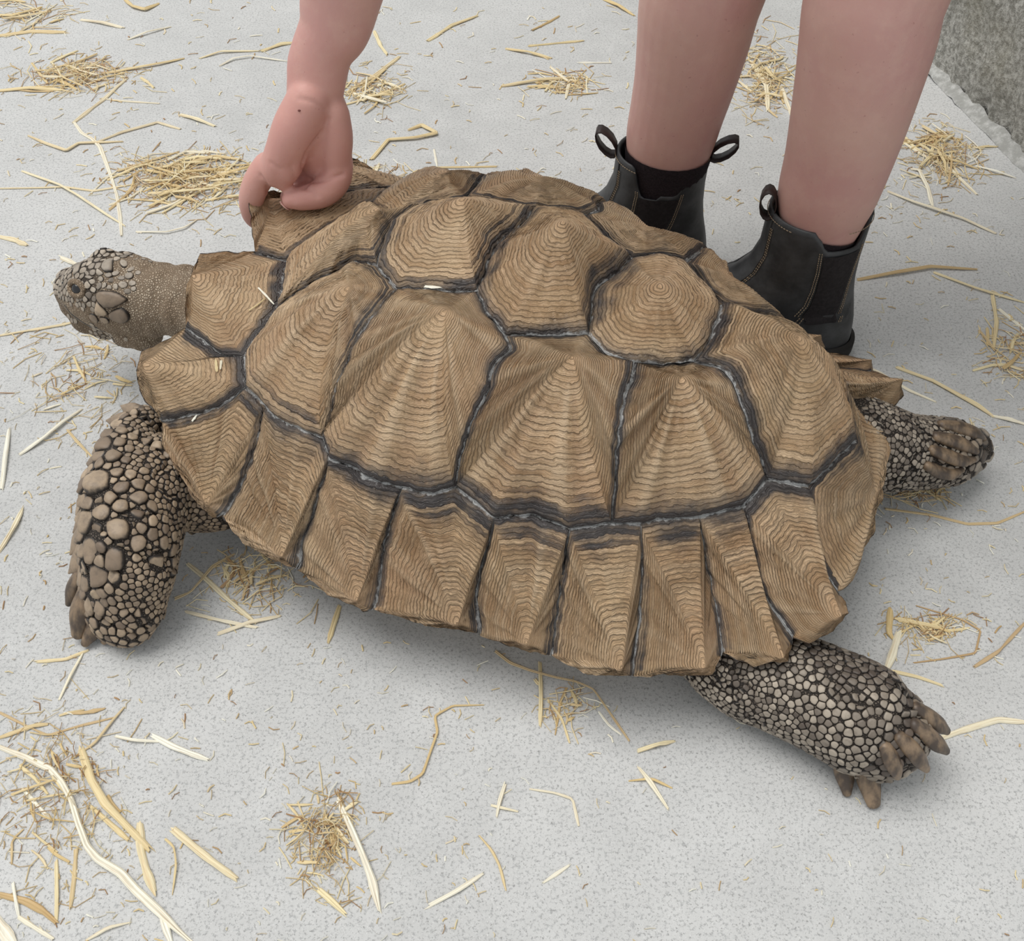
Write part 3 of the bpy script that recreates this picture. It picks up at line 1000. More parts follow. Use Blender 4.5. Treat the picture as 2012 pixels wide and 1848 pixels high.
bvh = BVHTree.FromPolygons([Vector(p) for p in BV], BF)

# ------------------------------------------------------------------ scales
def nearest(p):
    loc, nor, idx, dist = bvh.find_nearest(Vector(p))
    return np.array(loc), np.array(nor)

def shoot(u, v):
    d = norm(ray(u, v))
    loc, nor, idx, dist = bvh.ray_cast(Vector(EYE), Vector(d))
    return (None, None) if loc is None else (np.array(loc), np.array(nor))

seeds = []   # pos, nor, radius, aniso, tone
LEGBIG = [(430, 180, 60, 45), (545, 165, 42, 25), (420, 250, 55, 35), (505, 215, 32, 28), (460, 285, 48, 38), (345, 370, 55, 80), (450, 360, 48, 38), (527, 325, 30, 35),
          (400, 450, 62, 52), (510, 405, 38, 38), (565, 430, 32, 32), (490, 480, 35, 38), (430, 555, 48, 48), (300, 620, 95, 120), (515, 570, 42, 42), (600, 550, 35, 32),
          (460, 655, 60, 45), (568, 630, 45, 42), (635, 660, 32, 32), (385, 720, 50, 38), (455, 770, 58, 58), (565, 720, 55, 50), (650, 775, 38, 38), (330, 815, 60, 58),
          (230, 870, 50, 100), (560, 825, 52, 48), (660, 865, 42, 42), (440, 920, 95, 85), (585, 910, 40, 38), (735, 855, 30, 30), (270, 1050, 70, 80), (660, 955, 40, 42),
          (735, 920, 32, 32), (560, 1015, 55, 55), (730, 1010, 42, 42), (420, 1110, 85, 82), (680, 1125, 70, 68), (785, 1060, 40, 42), (315, 1225, 85, 72), (555, 1110, 35, 30),
          (790, 965, 32, 35), (790, 1130, 38, 35), (785, 1200, 35, 32), (260, 1420, 65, 60), (300, 1340, 40, 35), (355, 1390, 35, 32), (410, 1440, 32, 30), (285, 1530, 42, 38),
          (375, 1520, 40, 38), (480, 1460, 32, 30), (515, 1500, 30, 28), (455, 1540, 32, 28)]
for (x, y, w_, h_) in LEGBIG:
    p, nrm = shoot(100 + x / 3.3, 760 + y / 3.3)
    if p is None: continue
    r = .5 * (w_ + h_) / 3.3 / FPX * depth(p) * 1.02
    seeds.append((p, nrm, r, 1.0, 1.0))
HEADBIG = [(740, 345, 330, 110), (640, 435, 140, 70), (960, 320, 150, 80), (350, 385, 220, 90), (770, 800, 560, 230), (655, 930, 200, 150), (880, 980, 230, 190), (565, 1040, 110, 130), (705, 1060, 110, 100),
           (1030, 480, 100, 90), (930, 510, 90, 60), (1060, 395, 100, 60), (1150, 440, 70, 60), (950, 600, 110, 80), (1075, 580, 90, 70), (1090, 650, 70, 60), (1010, 685, 90, 60), (850, 630, 70, 80), (770, 640, 60, 70),
           (705, 615, 60, 80), (640, 620, 70, 90), (560, 665, 100, 60), (800, 540, 80, 60), (850, 450, 90, 60), (760, 470, 90, 60), (660, 520, 90, 60), (500, 500, 110, 40), (480, 450, 110, 40), (540, 560, 80, 60),
           (730, 205, 80, 50), (820, 210, 70, 50), (640, 215, 60, 50), (790, 265, 90, 40), (680, 275, 90, 35), (1060, 225, 60, 40), (1130, 260, 60, 40), (1220, 260, 60, 40), (1190, 215, 60, 40), (1310, 290, 60, 40)]
for (x, y, w_, h_) in HEADBIG:
    p, nrm = shoot(100 + x / 6.707, 470 + y / 6.707)
    if p is None: continue
    s_ = 1 / 6.707 / FPX * depth(p) * .5
    seeds.append((p, nrm, math.sqrt(w_ * h_) * s_ * (1.25 if w_ > 180 else 1.05), w_ / h_, .95 if (y > 700) else .1))
n_big = len(seeds)
# big plates at the hind feet
for (u, v, r) in [(1830, 1395, 13), (1842, 1425, 17), (1838, 1455, 13), (1836, 1478, 14), (1812, 1420, 11), (1815, 1450, 12), (1800, 1385, 11), (1790, 1475, 12), (1812, 1492, 14), (1765, 1500, 13), (1785, 1440, 9),
                  (1905, 850, 13), (1912, 880, 15), (1890, 900, 16), (1920, 862, 14), (1862, 925, 14), (1850, 900, 12), (1862, 865, 11), (1835, 880, 9), (1838, 915, 9), (1880, 840, 10)]:
    p, nrm = shoot(u, v)
    if p is not None: seeds.append((p, nrm, r / FPX * depth(p), 1.0, .6))

tri = np.array([(f_[0], f_[1], f_[2]) for f_ in BF] + [(f_[0], f_[2], f_[3]) for f_ in BF if len(f_) == 4])
ta = np.linalg.norm(np.cross(BV[tri[:, 1]] - BV[tri[:, 0]], BV[tri[:, 2]] - BV[tri[:, 0]]), axis=1)
tid, tu_ = rid[tri[:, 0]], ru[tri[:, 0]]
okr = ((tid == iF) & (tu_ > .10)) | ((tid == iH) & (tu_ > .10)) | ((tid == iHF) & (tu_ > .15)) | ((tid == iFF) & (tu_ > .3)) | ((tid == iN) & (tu_ > .50))
pick = rng.choice(len(tri), 110000, p=(ta * okr) / (ta * okr).sum())
r1, r2 = np.sqrt(rng.random(110000))[:, None], rng.random(110000)[:, None]
CP_ = BV[tri[pick, 0]] * (1 - r1) + BV[tri[pick, 1]] * (r1 * (1 - r2)) + BV[tri[pick, 2]] * (r1 * r2)
CN_ = norm(np.cross(BV[tri[pick, 1]] - BV[tri[pick, 0]], BV[tri[pick, 2]] - BV[tri[pick, 0]]))
cid, cu = tid[pick], tu_[pick]
frontdir = norm(np.array([-.72, -.62, .15]))
fw = CN_ @ frontdir
fw2 = CN_ @ norm(np.array([-.95, -.15, .2]))
rad = np.full(len(CP_), .0042)
mF = cid == iF
rad[mF] = np.where(cu[mF] > .88, .0042, np.where(cu[mF] > .80, .0028, .0027 + .0045 * smooth(.0, .9, fw2[mF])))
rad[cid == iFF] = .007
mH = cid == iH
rad[mH] = .0023 + .0007 * smooth(.2, .6, cu[mH]) + .0009 * smooth(.75, 1, cu[mH]) + .0004 * rng.normal(size=mH.sum()).clip(-1, 1)
mHF = cid == iHF
rad[mHF] = .0026 + .0045 * smooth(.6, 1, cu[mHF])
rad[cid == iN] = .0024 + .0012 * smooth(.2, .8, CN_[cid == iN][:, 2])
# the soft neck has only fine grains, left to the material
keep = np.ones(len(CP_), bool)
nk = cid == iN
top_ = CN_[nk][:, 2] > .25
cpx = proj(CP_[nk])
beak = (cpx[:, 0] < 142) | ((cpx[:, 1] > 578) & (cpx[:, 0] < 178))
keep[nk] = ((cu[nk] > .72) & ~beak) | ((cu[nk] > .60) & top_)
tone_c = np.where(cid == iF, 1.0, np.where(cid == iN, .2, .1))
CELLG = .02
grid = {}
def gkey(p): return tuple(np.floor(p / CELLG).astype(int))
SPt, SNr, SRd, SAn, STn, SId, SUu = [], [], [], [], [], [], []
def near_ok(p, nrm, r):
    k0, k1, k2 = gkey(p)
    for a in (-1, 0, 1):
        for b in (-1, 0, 1):
            for c_ in (-1, 0, 1):
                for j in grid.get((k0 + a, k1 + b, k2 + c_), ()):
                    q = SPt[j]
                    dx, dy, dz = p[0] - q[0], p[1] - q[1], p[2] - q[2]
                    if dx * dx + dy * dy + dz * dz < (.84 * (r + SRd[j])) ** 2: return False
    return True
def put_seed(p, nrm, r, an, tn, i_, u_):
    grid.setdefault(gkey(p), []).append(len(SPt))
    SPt.append(p); SNr.append(nrm); SRd.append(r); SAn.append(an); STn.append(tn); SId.append(i_); SUu.append(u_)
sid, su = region(np.array([s_[0] for s_ in seeds]))
for (p, nrm, r, an, tn), i_, u_ in zip(seeds, sid, su): put_seed(p, nrm, r, an, tn, i_, u_)
for i in np.argsort(-(rad + rng.normal(size=len(rad)) * .0004)):
    if not keep[i]: continue
    r = rad[i] * rng.uniform(.88, 1.1)
    if near_ok(CP_[i], CN_[i], r): put_seed(CP_[i], CN_[i], r, 1.0, tone_c[i], cid[i], cu[i])
SPt, SNr, SRd = np.array(SPt), norm(np.array(SNr)), np.array(SRd)

def clip(poly, nx, ny, d):
    out = []
    m_ = len(poly)
    for i in range(m_):
        a, b = poly[i], poly[(i + 1) % m_]
        da, db = a[0] * nx + a[1] * ny - d, b[0] * nx + b[1] * ny - d
        if da <= 0: out.append(a)
        if (da < 0) != (db < 0) and abs(da - db) > 1e-12:
            t = da / (da - db)
            out.append((a[0] + (b[0] - a[0]) * t, a[1] + (b[1] - a[1]) * t))
    return out

def scale_mesh(i, sink=True):
    p, nrm, r, an = SPt[i], SNr[i], SRd[i], SAn[i]
    c0 = cl_pts[np.argmin(((cl_pts - p) ** 2).sum(1))]
    # in-plane axes: t1 horizontal in the view, t2 down the limb
    t1 = norm(np.cross(nrm, (0, 0, 1.0)) + 1e-6)
    if t1[0] < 0: t1 = -t1
    t2 = norm(np.cross(nrm, t1))
    if t2[2] > 0: t2 = -t2
    ax, ay = (math.sqrt(an), 1 / math.sqrt(an))
    R0 = r * 1.22
    poly = [(R0 * ax * math.cos(a), R0 * ay * math.sin(a)) for a in np.linspace(0, 2 * np.pi, 14, endpoint=False)]
    k0 = gkey(p)
    reach = 2 if r > .009 else 1
    for a in range(-reach, reach + 1):
        for b in range(-reach, reach + 1):
            for c_ in range(-reach, reach + 1):
                for j in grid.get((k0[0] + a, k0[1] + b, k0[2] + c_), ()):
                    if j == i: continue
                    dv = SPt[j] - p
                    x, y = dv @ t1, dv @ t2
                    L = math.hypot(x, y)
                    if L > 2.5 * (r * max(ax, ay) + SRd[j]) or L < 1e-6 or abs(dv @ nrm) > .02: continue
                    ri = r * math.hypot(x / L * ax, y / L * ay)
                    rj = SRd[j]
                    poly = clip(poly, x / L, y / L, L * ri / (ri + rj))
                    if len(poly) < 3: return None
    P2 = np.array(poly)
    # round the corners and open a gap
    Q2 = np.empty((2 * len(P2), 2))
    nx = np.roll(P2, -1, 0)
    Q2[0::2] = P2 * .75 + nx * .25
    Q2[1::2] = P2 * .25 + nx * .75
    seg = np.linalg.norm(np.roll(Q2, -1, 0) - Q2, axis=1)
    Q2 = Q2[seg > .06 * r]
    if len(Q2) < 5: return None
    big = r > .006
    h = r * (.40 if big else .52)
    if SId[i] == iN: h = r * .30
    cen = Q2.mean(0)
    n_ = len(Q2)
    rings = []
    for s_, hh in ((.97, -.45), (.94, .42), (.78, .90), (.42, 1.0)):
        q = cen + (Q2 - cen) * s_
        tilt = 1 + (.85 * (q[:, 1] / r) if (big and SId[i] == iF) else 0)
        W_ = p + q[:, :1] * t1 + q[:, 1:] * t2
        rings.append((W_, hh * h * tilt))
    base_pts = np.array([nearest(w_)[0] for w_ in rings[0][0]]) if r > .0055 else rings[0][0]
    drop = (base_pts - rings[0][0]) @ nrm
    if np.abs(drop).max() > r: drop = np.clip(drop, -r, r)
    vs_ = []
    for (W_, hh), fac in zip(rings, (1, .94, .6, .2)):
        vs_.append(W_ + nrm * ((np.broadcast_to(hh, (n_,)) + drop * fac))[:, None])
    ctr = p + cen[0] * t1 + cen[1] * t2 + nrm * h * 1.02
    V_ = np.vstack(vs_ + [[ctr]])
    F_ = [(k_ * n_ + j, k_ * n_ + (j + 1) % n_, (k_ + 1) * n_ + (j + 1) % n_, (k_ + 1) * n_ + j) for k_ in range(3) for j in range(n_)]
    F_ += [(3 * n_ + j, 3 * n_ + (j + 1) % n_, 4 * n_) for j in range(n_)]
    rim_ = np.r_[np.full(n_, 1.2), np.full(n_, .92), np.full(n_, .52), np.full(n_, .2), 0]
    return V_, F_, rim_

# the 300 that show largest are pieces of their own, the rest one layer of small scales
view = norm(EYE - SPt)
facing = (SNr * view).sum(1)
size_px = SRd / depth(SPt) * np.clip(facing, 0, 1)
# hidden under the shell
pxs = proj(SPt)
order = np.argsort(-size_px)
solo = set(order[:300].tolist())
rest = Bag()
for i in range(len(SPt)):
    r_ = scale_mesh(i)
    if r_ is None: continue
    V_, F_, rim_ = r_
    var = float(np.clip(rng.normal(.5, .24), 0, 1))
    if SId[i] == iF: var = min(1.0, var + .12)
    if SId[i] == iN: var = min(1.0, var + .28)
    if SId[i] == iH: var = float(np.clip(var + .35 * vnoise(SPt[i], 40, 77, 2) + .1, 0, 1))
    tn = STn[i]
    if i in solo:
        make('scale', V_, F_, M['scale'], BODY, attrs={'rim': rim_, 'var': np.full(len(V_), var), 'tone': np.full(len(V_), tn)})
    else:
        rest.add(V_, F_, rim=rim_, var=var, tone=tn)
tag(rest.build('small_scales', M['scale'], BODY), kind='stuff')

# ------------------------------------------------------------------ claws, eyes, mouth
def claw(pts, rads, hint=(0, 0, 1)):
    v_, f_ = tube(pts, rads, hint, 12, 5)
    make('claw', v_, f_, M['claw'], BODY)
def P3(u, v, z): return atz(u, v, z)
claw([P3(172, 1165, .040), P3(160, 1200, .026), P3(152, 1245, .010)], [(.010, .008), (.011, .008), (.006, .004)])
claw([P3(190, 1215, .022), P3(178, 1245, .010), P3(168, 1262, .006)], [(.009, .007), (.008, .006), (.004, .004)])
claw([P3(225, 1230, .016), P3(213, 1250, .008), P3(205, 1258, .005)], [(.009, .007), (.007, .006), (.004, .003)])
claw([P3(158, 1130, .046), P3(142, 1155, .034), P3(135, 1185, .020)], [(.008, .006), (.007, .005), (.003, .003)])
claw([P3(1652, 1482, .026), P3(1660, 1520, .012), P3(1664, 1556, .004)], [(.008, .007), (.0085, .006), (.004, .003)])
claw([P3(1698, 1500, .026), P3(1708, 1538, .012), P3(1716, 1576, .005)], [(.010, .008), (.0095, .007), (.006, .004)])
def toe(path, rpx, sink=-.25):
    pts, rs, last = [], [], None
    for (u, v) in path:
        q, nn_ = shoot(u, v)
        if q is None:
            q = pts[-1] + (pts[-1] - pts[-2]) * .8 if len(pts) > 1 else None
            if q is None: return
            pts.append(q)
        else:
            r_ = rpx / FPX * depth(q)
            pts.append(q - nn_ * r_ * sink * .6)
        rs.append(rpx / FPX * depth(pts[-1]))
    rs = [(r_ * a, r_ * a * .8) for r_, a in zip(rs, (.75, 1.0, .92, .5))]
    v_, f_ = tube(pts, rs, (0, 0, 1), 12, 5)
    make('claw', v_, f_, M['claw'], BODY)
for path in ([(1790, 1356), (1812, 1376), (1832, 1398), (1846, 1424)], [(1800, 1392), (1822, 1410), (1840, 1430), (1850, 1452)], [(1796, 1424), (1820, 1444), (1836, 1464), (1846, 1486)],
             [(1766, 1450), (1788, 1470), (1804, 1490), (1812, 1508)], [(1738, 1466), (1750, 1488), (1758, 1505), (1762, 1520)]):
    toe(path, 20)
for path in ([(1838, 858), (1868, 866), (1895, 876), (1915, 886)], [(1850, 836), (1882, 842), (1908, 850), (1930, 862)], [(1830, 884), (1862, 896), (1888, 902), (1910, 902)], [(1820, 914), (1845, 924), (1866, 928), (1886, 922)]):
    toe(path, 16)
# pointed spur scales along the outer edge of the foreleg
def spur(a, b, r):
    pa, pb = P3(*a), P3(*b)
    v_, f_ = tube([pa, pa * .45 + pb * .55, pb], [(r, r * .55), (r * .8, r * .40), (r * .10, r * .10)], norm(np.array([-.5, -.5, .7])), 12, 4)
    n_ = len(v_)
    al = np.clip(((v_ - pa) @ (pb - pa)) / ((pb - pa) @ (pb - pa)), 0, 1)
    make('spur_scale', v_, f_, M['scale'], BODY, attrs={'rim': .80 - .7 * al, 'var': np.full(n_, rng.uniform(.3, .6)), 'tone': np.ones(n_)})
for (a, b, r) in [((275, 815, .112), (238, 797, .110), .009), ((262, 832, .108), (210, 826, .102), .011), ((240, 855, .104), (200, 868, .094), .012), ((222, 885, .098), (185, 920, .086), .014),
                  ((205, 925, .092), (165, 980, .074), .017), ((190, 970, .086), (157, 1008, .070), .011), ((182, 1012, .078), (145, 1045, .062), .012), ((175, 1045, .070), (139, 1088, .054), .013),
                  ((172, 1085, .062), (136, 1125, .046), .012), ((200, 1105, .068), (205, 1150, .052), .013), ((190, 1055, .078), (178, 1098, .062), .013)]:
    spur(a, b, r)
# eye with heavy lids
p, nrm = shoot(153, 567)
nrm = norm(nrm + np.array([-.1, -.5, .2]))
e1 = norm(np.cross(nrm, (0, 0, 1))); e2 = np.cross(e1, nrm)
make('eye', *ellipsoid(p - nrm * .0022, (.0076, .0076, .0076), n=20, m=14), M['eye'], BODY)
for sgn, sw, name in ((1, .0068, 'upper_eyelid'), (-1, .0066, 'lower_eyelid')):
    th_ = np.linspace(-.15, np.pi + .15, 11)
    pts = [p + nrm * (.0012 + .0012 * math.sin(max(0, min(np.pi, t)))) + e1 * math.cos(t) * .0092 + e2 * sgn * math.sin(t) * sw for t in th_]
    v_, f_ = tube(pts, [.0014] + [.0029] * 9 + [.0014], nrm, 10, 3)
    make(name, v_, f_, M['reptile'], BODY, attrs={'pale': np.ones(len(v_))})
p2_, n2_ = shoot(206, 505)
# nostrils and mouth line
for (u, v) in ((127, 548), (124, 556)):
    p, nrm = shoot(u, v)
    if p is not None: make('nostril', *ellipsoid(p, (.0016, .0014, .0016), n=10, m=6), M['eye'], BODY)
mp = []
for (u, v) in ((128, 600), (140, 616), (156, 628), (172, 638), (190, 643)):
    p, nrm = shoot(u, v)
    if p is not None: mp.append(p - nrm * .0003)
if len(mp) > 2:
    make('mouth_line', *tube(mp, [.0009] * len(mp), (0, 0, 1), 8, 4), M['eye'], BODY)

# ------------------------------------------------------------------ person
PERSON = empty('person', (0.30, 1.0, 0), 'person in dark ankle boots bending down to grip the tortoise shell by its front rim', 'person')
hb = Bag()
def rp(u, v, y, r):
    p = aty(u, v, y)
    return p, r / FPX * depth(p)
def px_tube(items, extra_head=(), extra_tail=(), hint=(0, 1, 0), n=22, k=6, ratio=1.0):
    pts, rs = [], []
    for p, r in extra_head: pts.append(p); rs.append(r)
    for it in items:
        p, r = rp(*it); pts.append(p); rs.append((r, r * ratio))
    for p, r in extra_tail: pts.append(p); rs.append(r)
    hb.add(*tube(pts, rs, hint, n, k))
YN, YF = .915, 1.045
near_leg = [(1718, 0, YN, 137), (1704, 78, YN, 132), (1687, 156, YN, 123), (1668, 234, YN, 114), (1647, 312, YN, 104), (1622, 390, YN, 94), (1607, 440, YN, 80)]
far_leg = [(1376, 0, YF, 120), (1362, 78, YF, 111), (1346, 156, YF, 100), (1331, 215, YF, 93), (1317, 273, YF, 87), (1309, 325, YF, 75)]
hipN, hipF = np.array([.56, .99, .80]), np.array([.54, 1.15, .80])
px_tube(near_leg, [(hipN, .085), (np.array([.47, .965, .64]), .078), (np.array([.365, .94, .50]), .062)],
        [(np.array([.300, YN, .12]), .034), (np.array([.303, YN, .06]), .030), (np.array([.26, YN + .009, .042]), .022), (np.array([.20, YN + .022, .036]), .016)], hint=(.3, 1, 0), n=28)
px_tube(far_leg, [(hipF, .085), (np.array([.40, 1.11, .64]), .078), (np.array([.26, 1.07, .50]), .062)],
        [(np.array([.170, YF, .12]), .034), (np.array([.173, YF, .06]), .030), (np.array([.13, YF + .006, .042]), .022), (np.array([.08, YF + .013, .036]), .016)], hint=(.3, 1, 0), n=28)
# trunk, bent forward above the picture
hb.add(*tube([(.60, 1.07, .82), (.46, 1.06, .92), (.28, 1.05, .99), (.10, 1.04, 1.01)], [(.145, .10), (.13, .095), (.145, .10), (.15, .085)], (0, 0, 1), 28, 6))
hb.add(*tube([(.08, 1.03, 1.02), (-.02, 1.02, 1.03)], [.055, .05], (0, 0, 1), 20, 4))
HEADC = np.array([-.10, 1.01, 1.02])
hb.add(*ellipsoid(HEADC, (.098, .076, .105)))
hb.add(*ellipsoid(HEADC + (-.095, 0, -.02), (.018, .012, .016)))     # nose
for s_ in (-1, 1):
    hb.add(*ellipsoid(HEADC + (.01, s_ * .078, -.005), (.018, .008, .028)))   # ears
hb.add(*tube([HEADC + (-.08, -.02, -.062), HEADC + (-.086, 0, -.062), HEADC + (-.08, .02, -.062)], [.006, .008, .006], (0, 0, 1), 10, 4))  # lips
# right arm, hand resting on the far knee
hb.add(*tube([(.10, 1.16, 1.0), (.10, 1.2, .93), (.12, 1.2, .74), (.20, 1.12, .62), (.235, 1.09, .575)], [.055, .05, .042, .034, .026], (0, 1, 0), 20, 6))
hb.add(*ellipsoid((.245, 1.075, .56), (.035, .035, .018)))
for k_ in range(5):
    a_ = np.array([.235 - .006 * k_, 1.05 + .016 * k_, .560])
    hb.add(*tube([a_, a_ + (-.035, -.008 + .004 * k_, .0), a_ + (-.058, -.012 + .006 * k_, -.018)], [.0095, .009, .007], (0, 0, 1), 12, 4))
# left arm down to the rim
px_tube([(668, 0, .925, 79), (656, 56, .922, 70), (634, 98, .918, 60), (625, 130, .915, 60), (621, 165, .91, 57), (617, 200, .907, 54)],
        [(np.array([.09, .92, 1.0]), .058), (np.array([.06, .90, .93]), .053), (np.array([-.03, .90, .76]), .046), (np.array([-.095, .915, .60]), .042), (np.array([-.125, .925, .48]), .043)], [], n=28, ratio=.80)
# hand: heel of the thumb and thumb hooked over the front of the rim
px_tube([(606, 200, .895, 44), (581, 250, .889, 45), (559, 300, .887, 39), (541, 335, .887, 33)])
px_tube([(575, 300, .885, 30), (560, 338, .883, 28), (556, 356, .883, 19)])
px_tube([(525, 326, .893, 28), (506, 356, .891, 27.5), (493, 396, .889, 24), (495, 428, .889, 16.5), (502, 441, .891, 11)], k=8)
# palm and its outer edge
px_tube([(640, 210, .915, 42), (645, 270, .917, 46), (645, 315, .917, 40)])
px_tube([(590, 318, .912, 30), (588, 345, .915, 24)])
px_tube([(655, 222, .900, 32), (661, 270, .896, 33), (662, 312, .893, 29)])
px_tube([(612, 255, .908, 42), (606, 300, .910, 36), (604, 330, .915, 26)])
px_tube([(628, 225, .903, 44), (626, 280, .905, 42), (628, 325, .908, 32)])
# four fingers bent inward, the first one nearest the viewer
first = [(668, 318, .894, 27), (660, 352, .888, 30), (636, 377, .883, 29.5), (604, 388, .879, 25), (582, 391, .877, 22), (571, 393, .876, 18)]
ip_, ir_ = zip(*[rp(*q) for q in first])
for k_, ln in enumerate((1.0, 1.06, 1.02, .85)):
    off = np.array([-.003, .0165, -.0050]) * k_
    base = np.array(ip_[0])
    pts = [base + (np.array(q) - base) * ln + off for q in ip_]
    hb.add(*tube(pts, [r_ * (1 if k_ == 0 else .9) for r_ in ir_], (0, 1, 0), 18, 8))
HV, HF = remesh(hb, .0022, 7, .5)
hand_d = np.linalg.norm(HV - aty(600, 330, .89), axis=1)
# skin creases of the palm and fingers
hb0 = BVHTree.FromPolygons([Vector(q) for q in HV], HF)
CREASE = [([(645, 233), (639, 253), (617, 278), (603, 298), (594, 323), (594, 352)], .0022), ([(589, 194), (617, 200), (639, 214)], .0012), ([(600, 366), (611, 357), (639, 354), (673, 343)], .0022),
          ([(598, 370), (614, 374), (622, 385)], .0014), ([(512, 345), (524, 363), (527, 382)], .0018), ([(532, 320), (549, 332)], .0010), ([(572, 326), (580, 352)], .0012), ([(640, 262), (628, 285), (612, 310)], .0010)]
hidx = np.where(hand_d < .16)[0]
me_ = HV[hidx]
tri_n = np.zeros_like(HV)
fa = np.array([q[:3] for q in HF])
fnrm = np.cross(HV[fa[:, 1]] - HV[fa[:, 0]], HV[fa[:, 2]] - HV[fa[:, 0]])
for c_ in range(3): np.add.at(tri_n, fa[:, c_], fnrm)
vn = norm(tri_n)
for line, dep_ in CREASE:
    pts = []
    for a, b in zip(line[:-1], line[1:]):
        for t in np.linspace(0, 1, 9):
            loc, nor, _, _ = hb0.ray_cast(Vector(EYE), Vector(norm(ray(a[0] * (1 - t) + b[0] * t, a[1] * (1 - t) + b[1] * t))))
            if loc is not None: pts.append(np.array(loc))
    if not pts: continue
    pts = np.array(pts)
    dd_ = np.sqrt(((me_[:, None] - pts[None]) ** 2).sum(-1).min(1))
    HV[hidx] -= vn[hidx] * (dep_ * np.exp(-(dd_ / .0021) ** 2))[:, None]
flush = smooth(.17, .05, hand_d) * .9 + .25 * smooth(.30, .14, HV[:, 2]) * (HV[:, 0] > 0)
HBODY = make('body', HV, HF, M['human'], PERSON, attrs={'flush': flush})
hbvh = BVHTree.FromPolygons([Vector(p) for p in HV], HF)
# finger nail seen at the tip of the first finger
p0, _ = rp(564, 400, .875, 10)
loc, nor, _, _ = hbvh.find_nearest(Vector(p0))
if loc is not None:
    nn = np.array(nor); t1 = norm(np.array([-.9, .1, .1]) - nn * (np.array([-.9, .1, .1]) @ nn)); t2 = np.cross(nn, t1)
    make('fingernail', *ellipsoid(np.array(loc) + nn * .0002, (.0062, .0052, .0011), rot=np.array([t1, t2, nn]), n=16, m=8), M['nail'], HBODY)
# mole on the heel of the thumb
d = norm(ray(588, 217)); loc, nor, _, _ = hbvh.ray_cast(Vector(EYE), Vector(d))
if loc is not None:
    make('mole', *ellipsoid(np.array(loc), (.0014, .0014, .0008), n=10, m=6), simple('mole_brown', (.16, .055, .045), .6, .3, .1, 50, 0), HBODY)
for s_ in (-1, 1):
    make('eye', *ellipsoid(HEADC + (-.088, s_ * .03, .012), (.012, .014, .012), n=14, m=10), M['eye'], HBODY)
hair = Bag()
hair.add(*ellipsoid(HEADC + (.018, 0, .016), (.102, .086, .106)))
hair.add(*tube([HEADC + (.09, 0, .05), HEADC + (.13, 0, .03), HEADC + (.14, 0, -.06)], [.03, .032, .012], (0, 1, 0), 14, 6))
hv, hf = remesh(hair, .006, 3)
make('hair', hv, hf, M['hair'], HBODY)
# clothes above the picture
cb = Bag()
for hp, kn in ((hipN, np.array([.47, .965, .64])), (hipF, np.array([.40, 1.11, .64]))):
    cb.add(*tube([hp + (0, 0, .02), kn * .85 + hp * .15], [.10, .098], (0, 1, 0), 22, 5, cap=True))
cb.add(*tube([(.62, 1.07, .82), (.50, 1.065, .91)], [(.16, .115), (.15, .11)], (0, 0, 1), 26, 5))
cv, cf = remesh(cb, .007, 4)
make('shorts', cv, cf, M['cloth'], PERSON)
cb = Bag()
cb.add(*tube([(.49, 1.065, .91), (.28, 1.05, .995), (.09, 1.04, 1.015)], [(.145, .108), (.158, .112), (.165, .098)], (0, 0, 1), 28, 6))
cb.add(*tube([(.09, .93, 1.0), (.06, .90, .93), (.01, .90, .83)], [.068, .064, .058], (0, 1, 0), 20, 5))
cb.add(*tube([(.10, 1.15, 1.0), (.10, 1.2, .93), (.115, 1.2, .82)], [.068, .064, .056], (0, 1, 0), 20, 5))
cv, cf = remesh(cb, .007, 4)
make('shirt', cv, cf, M['shirt'], PERSON)

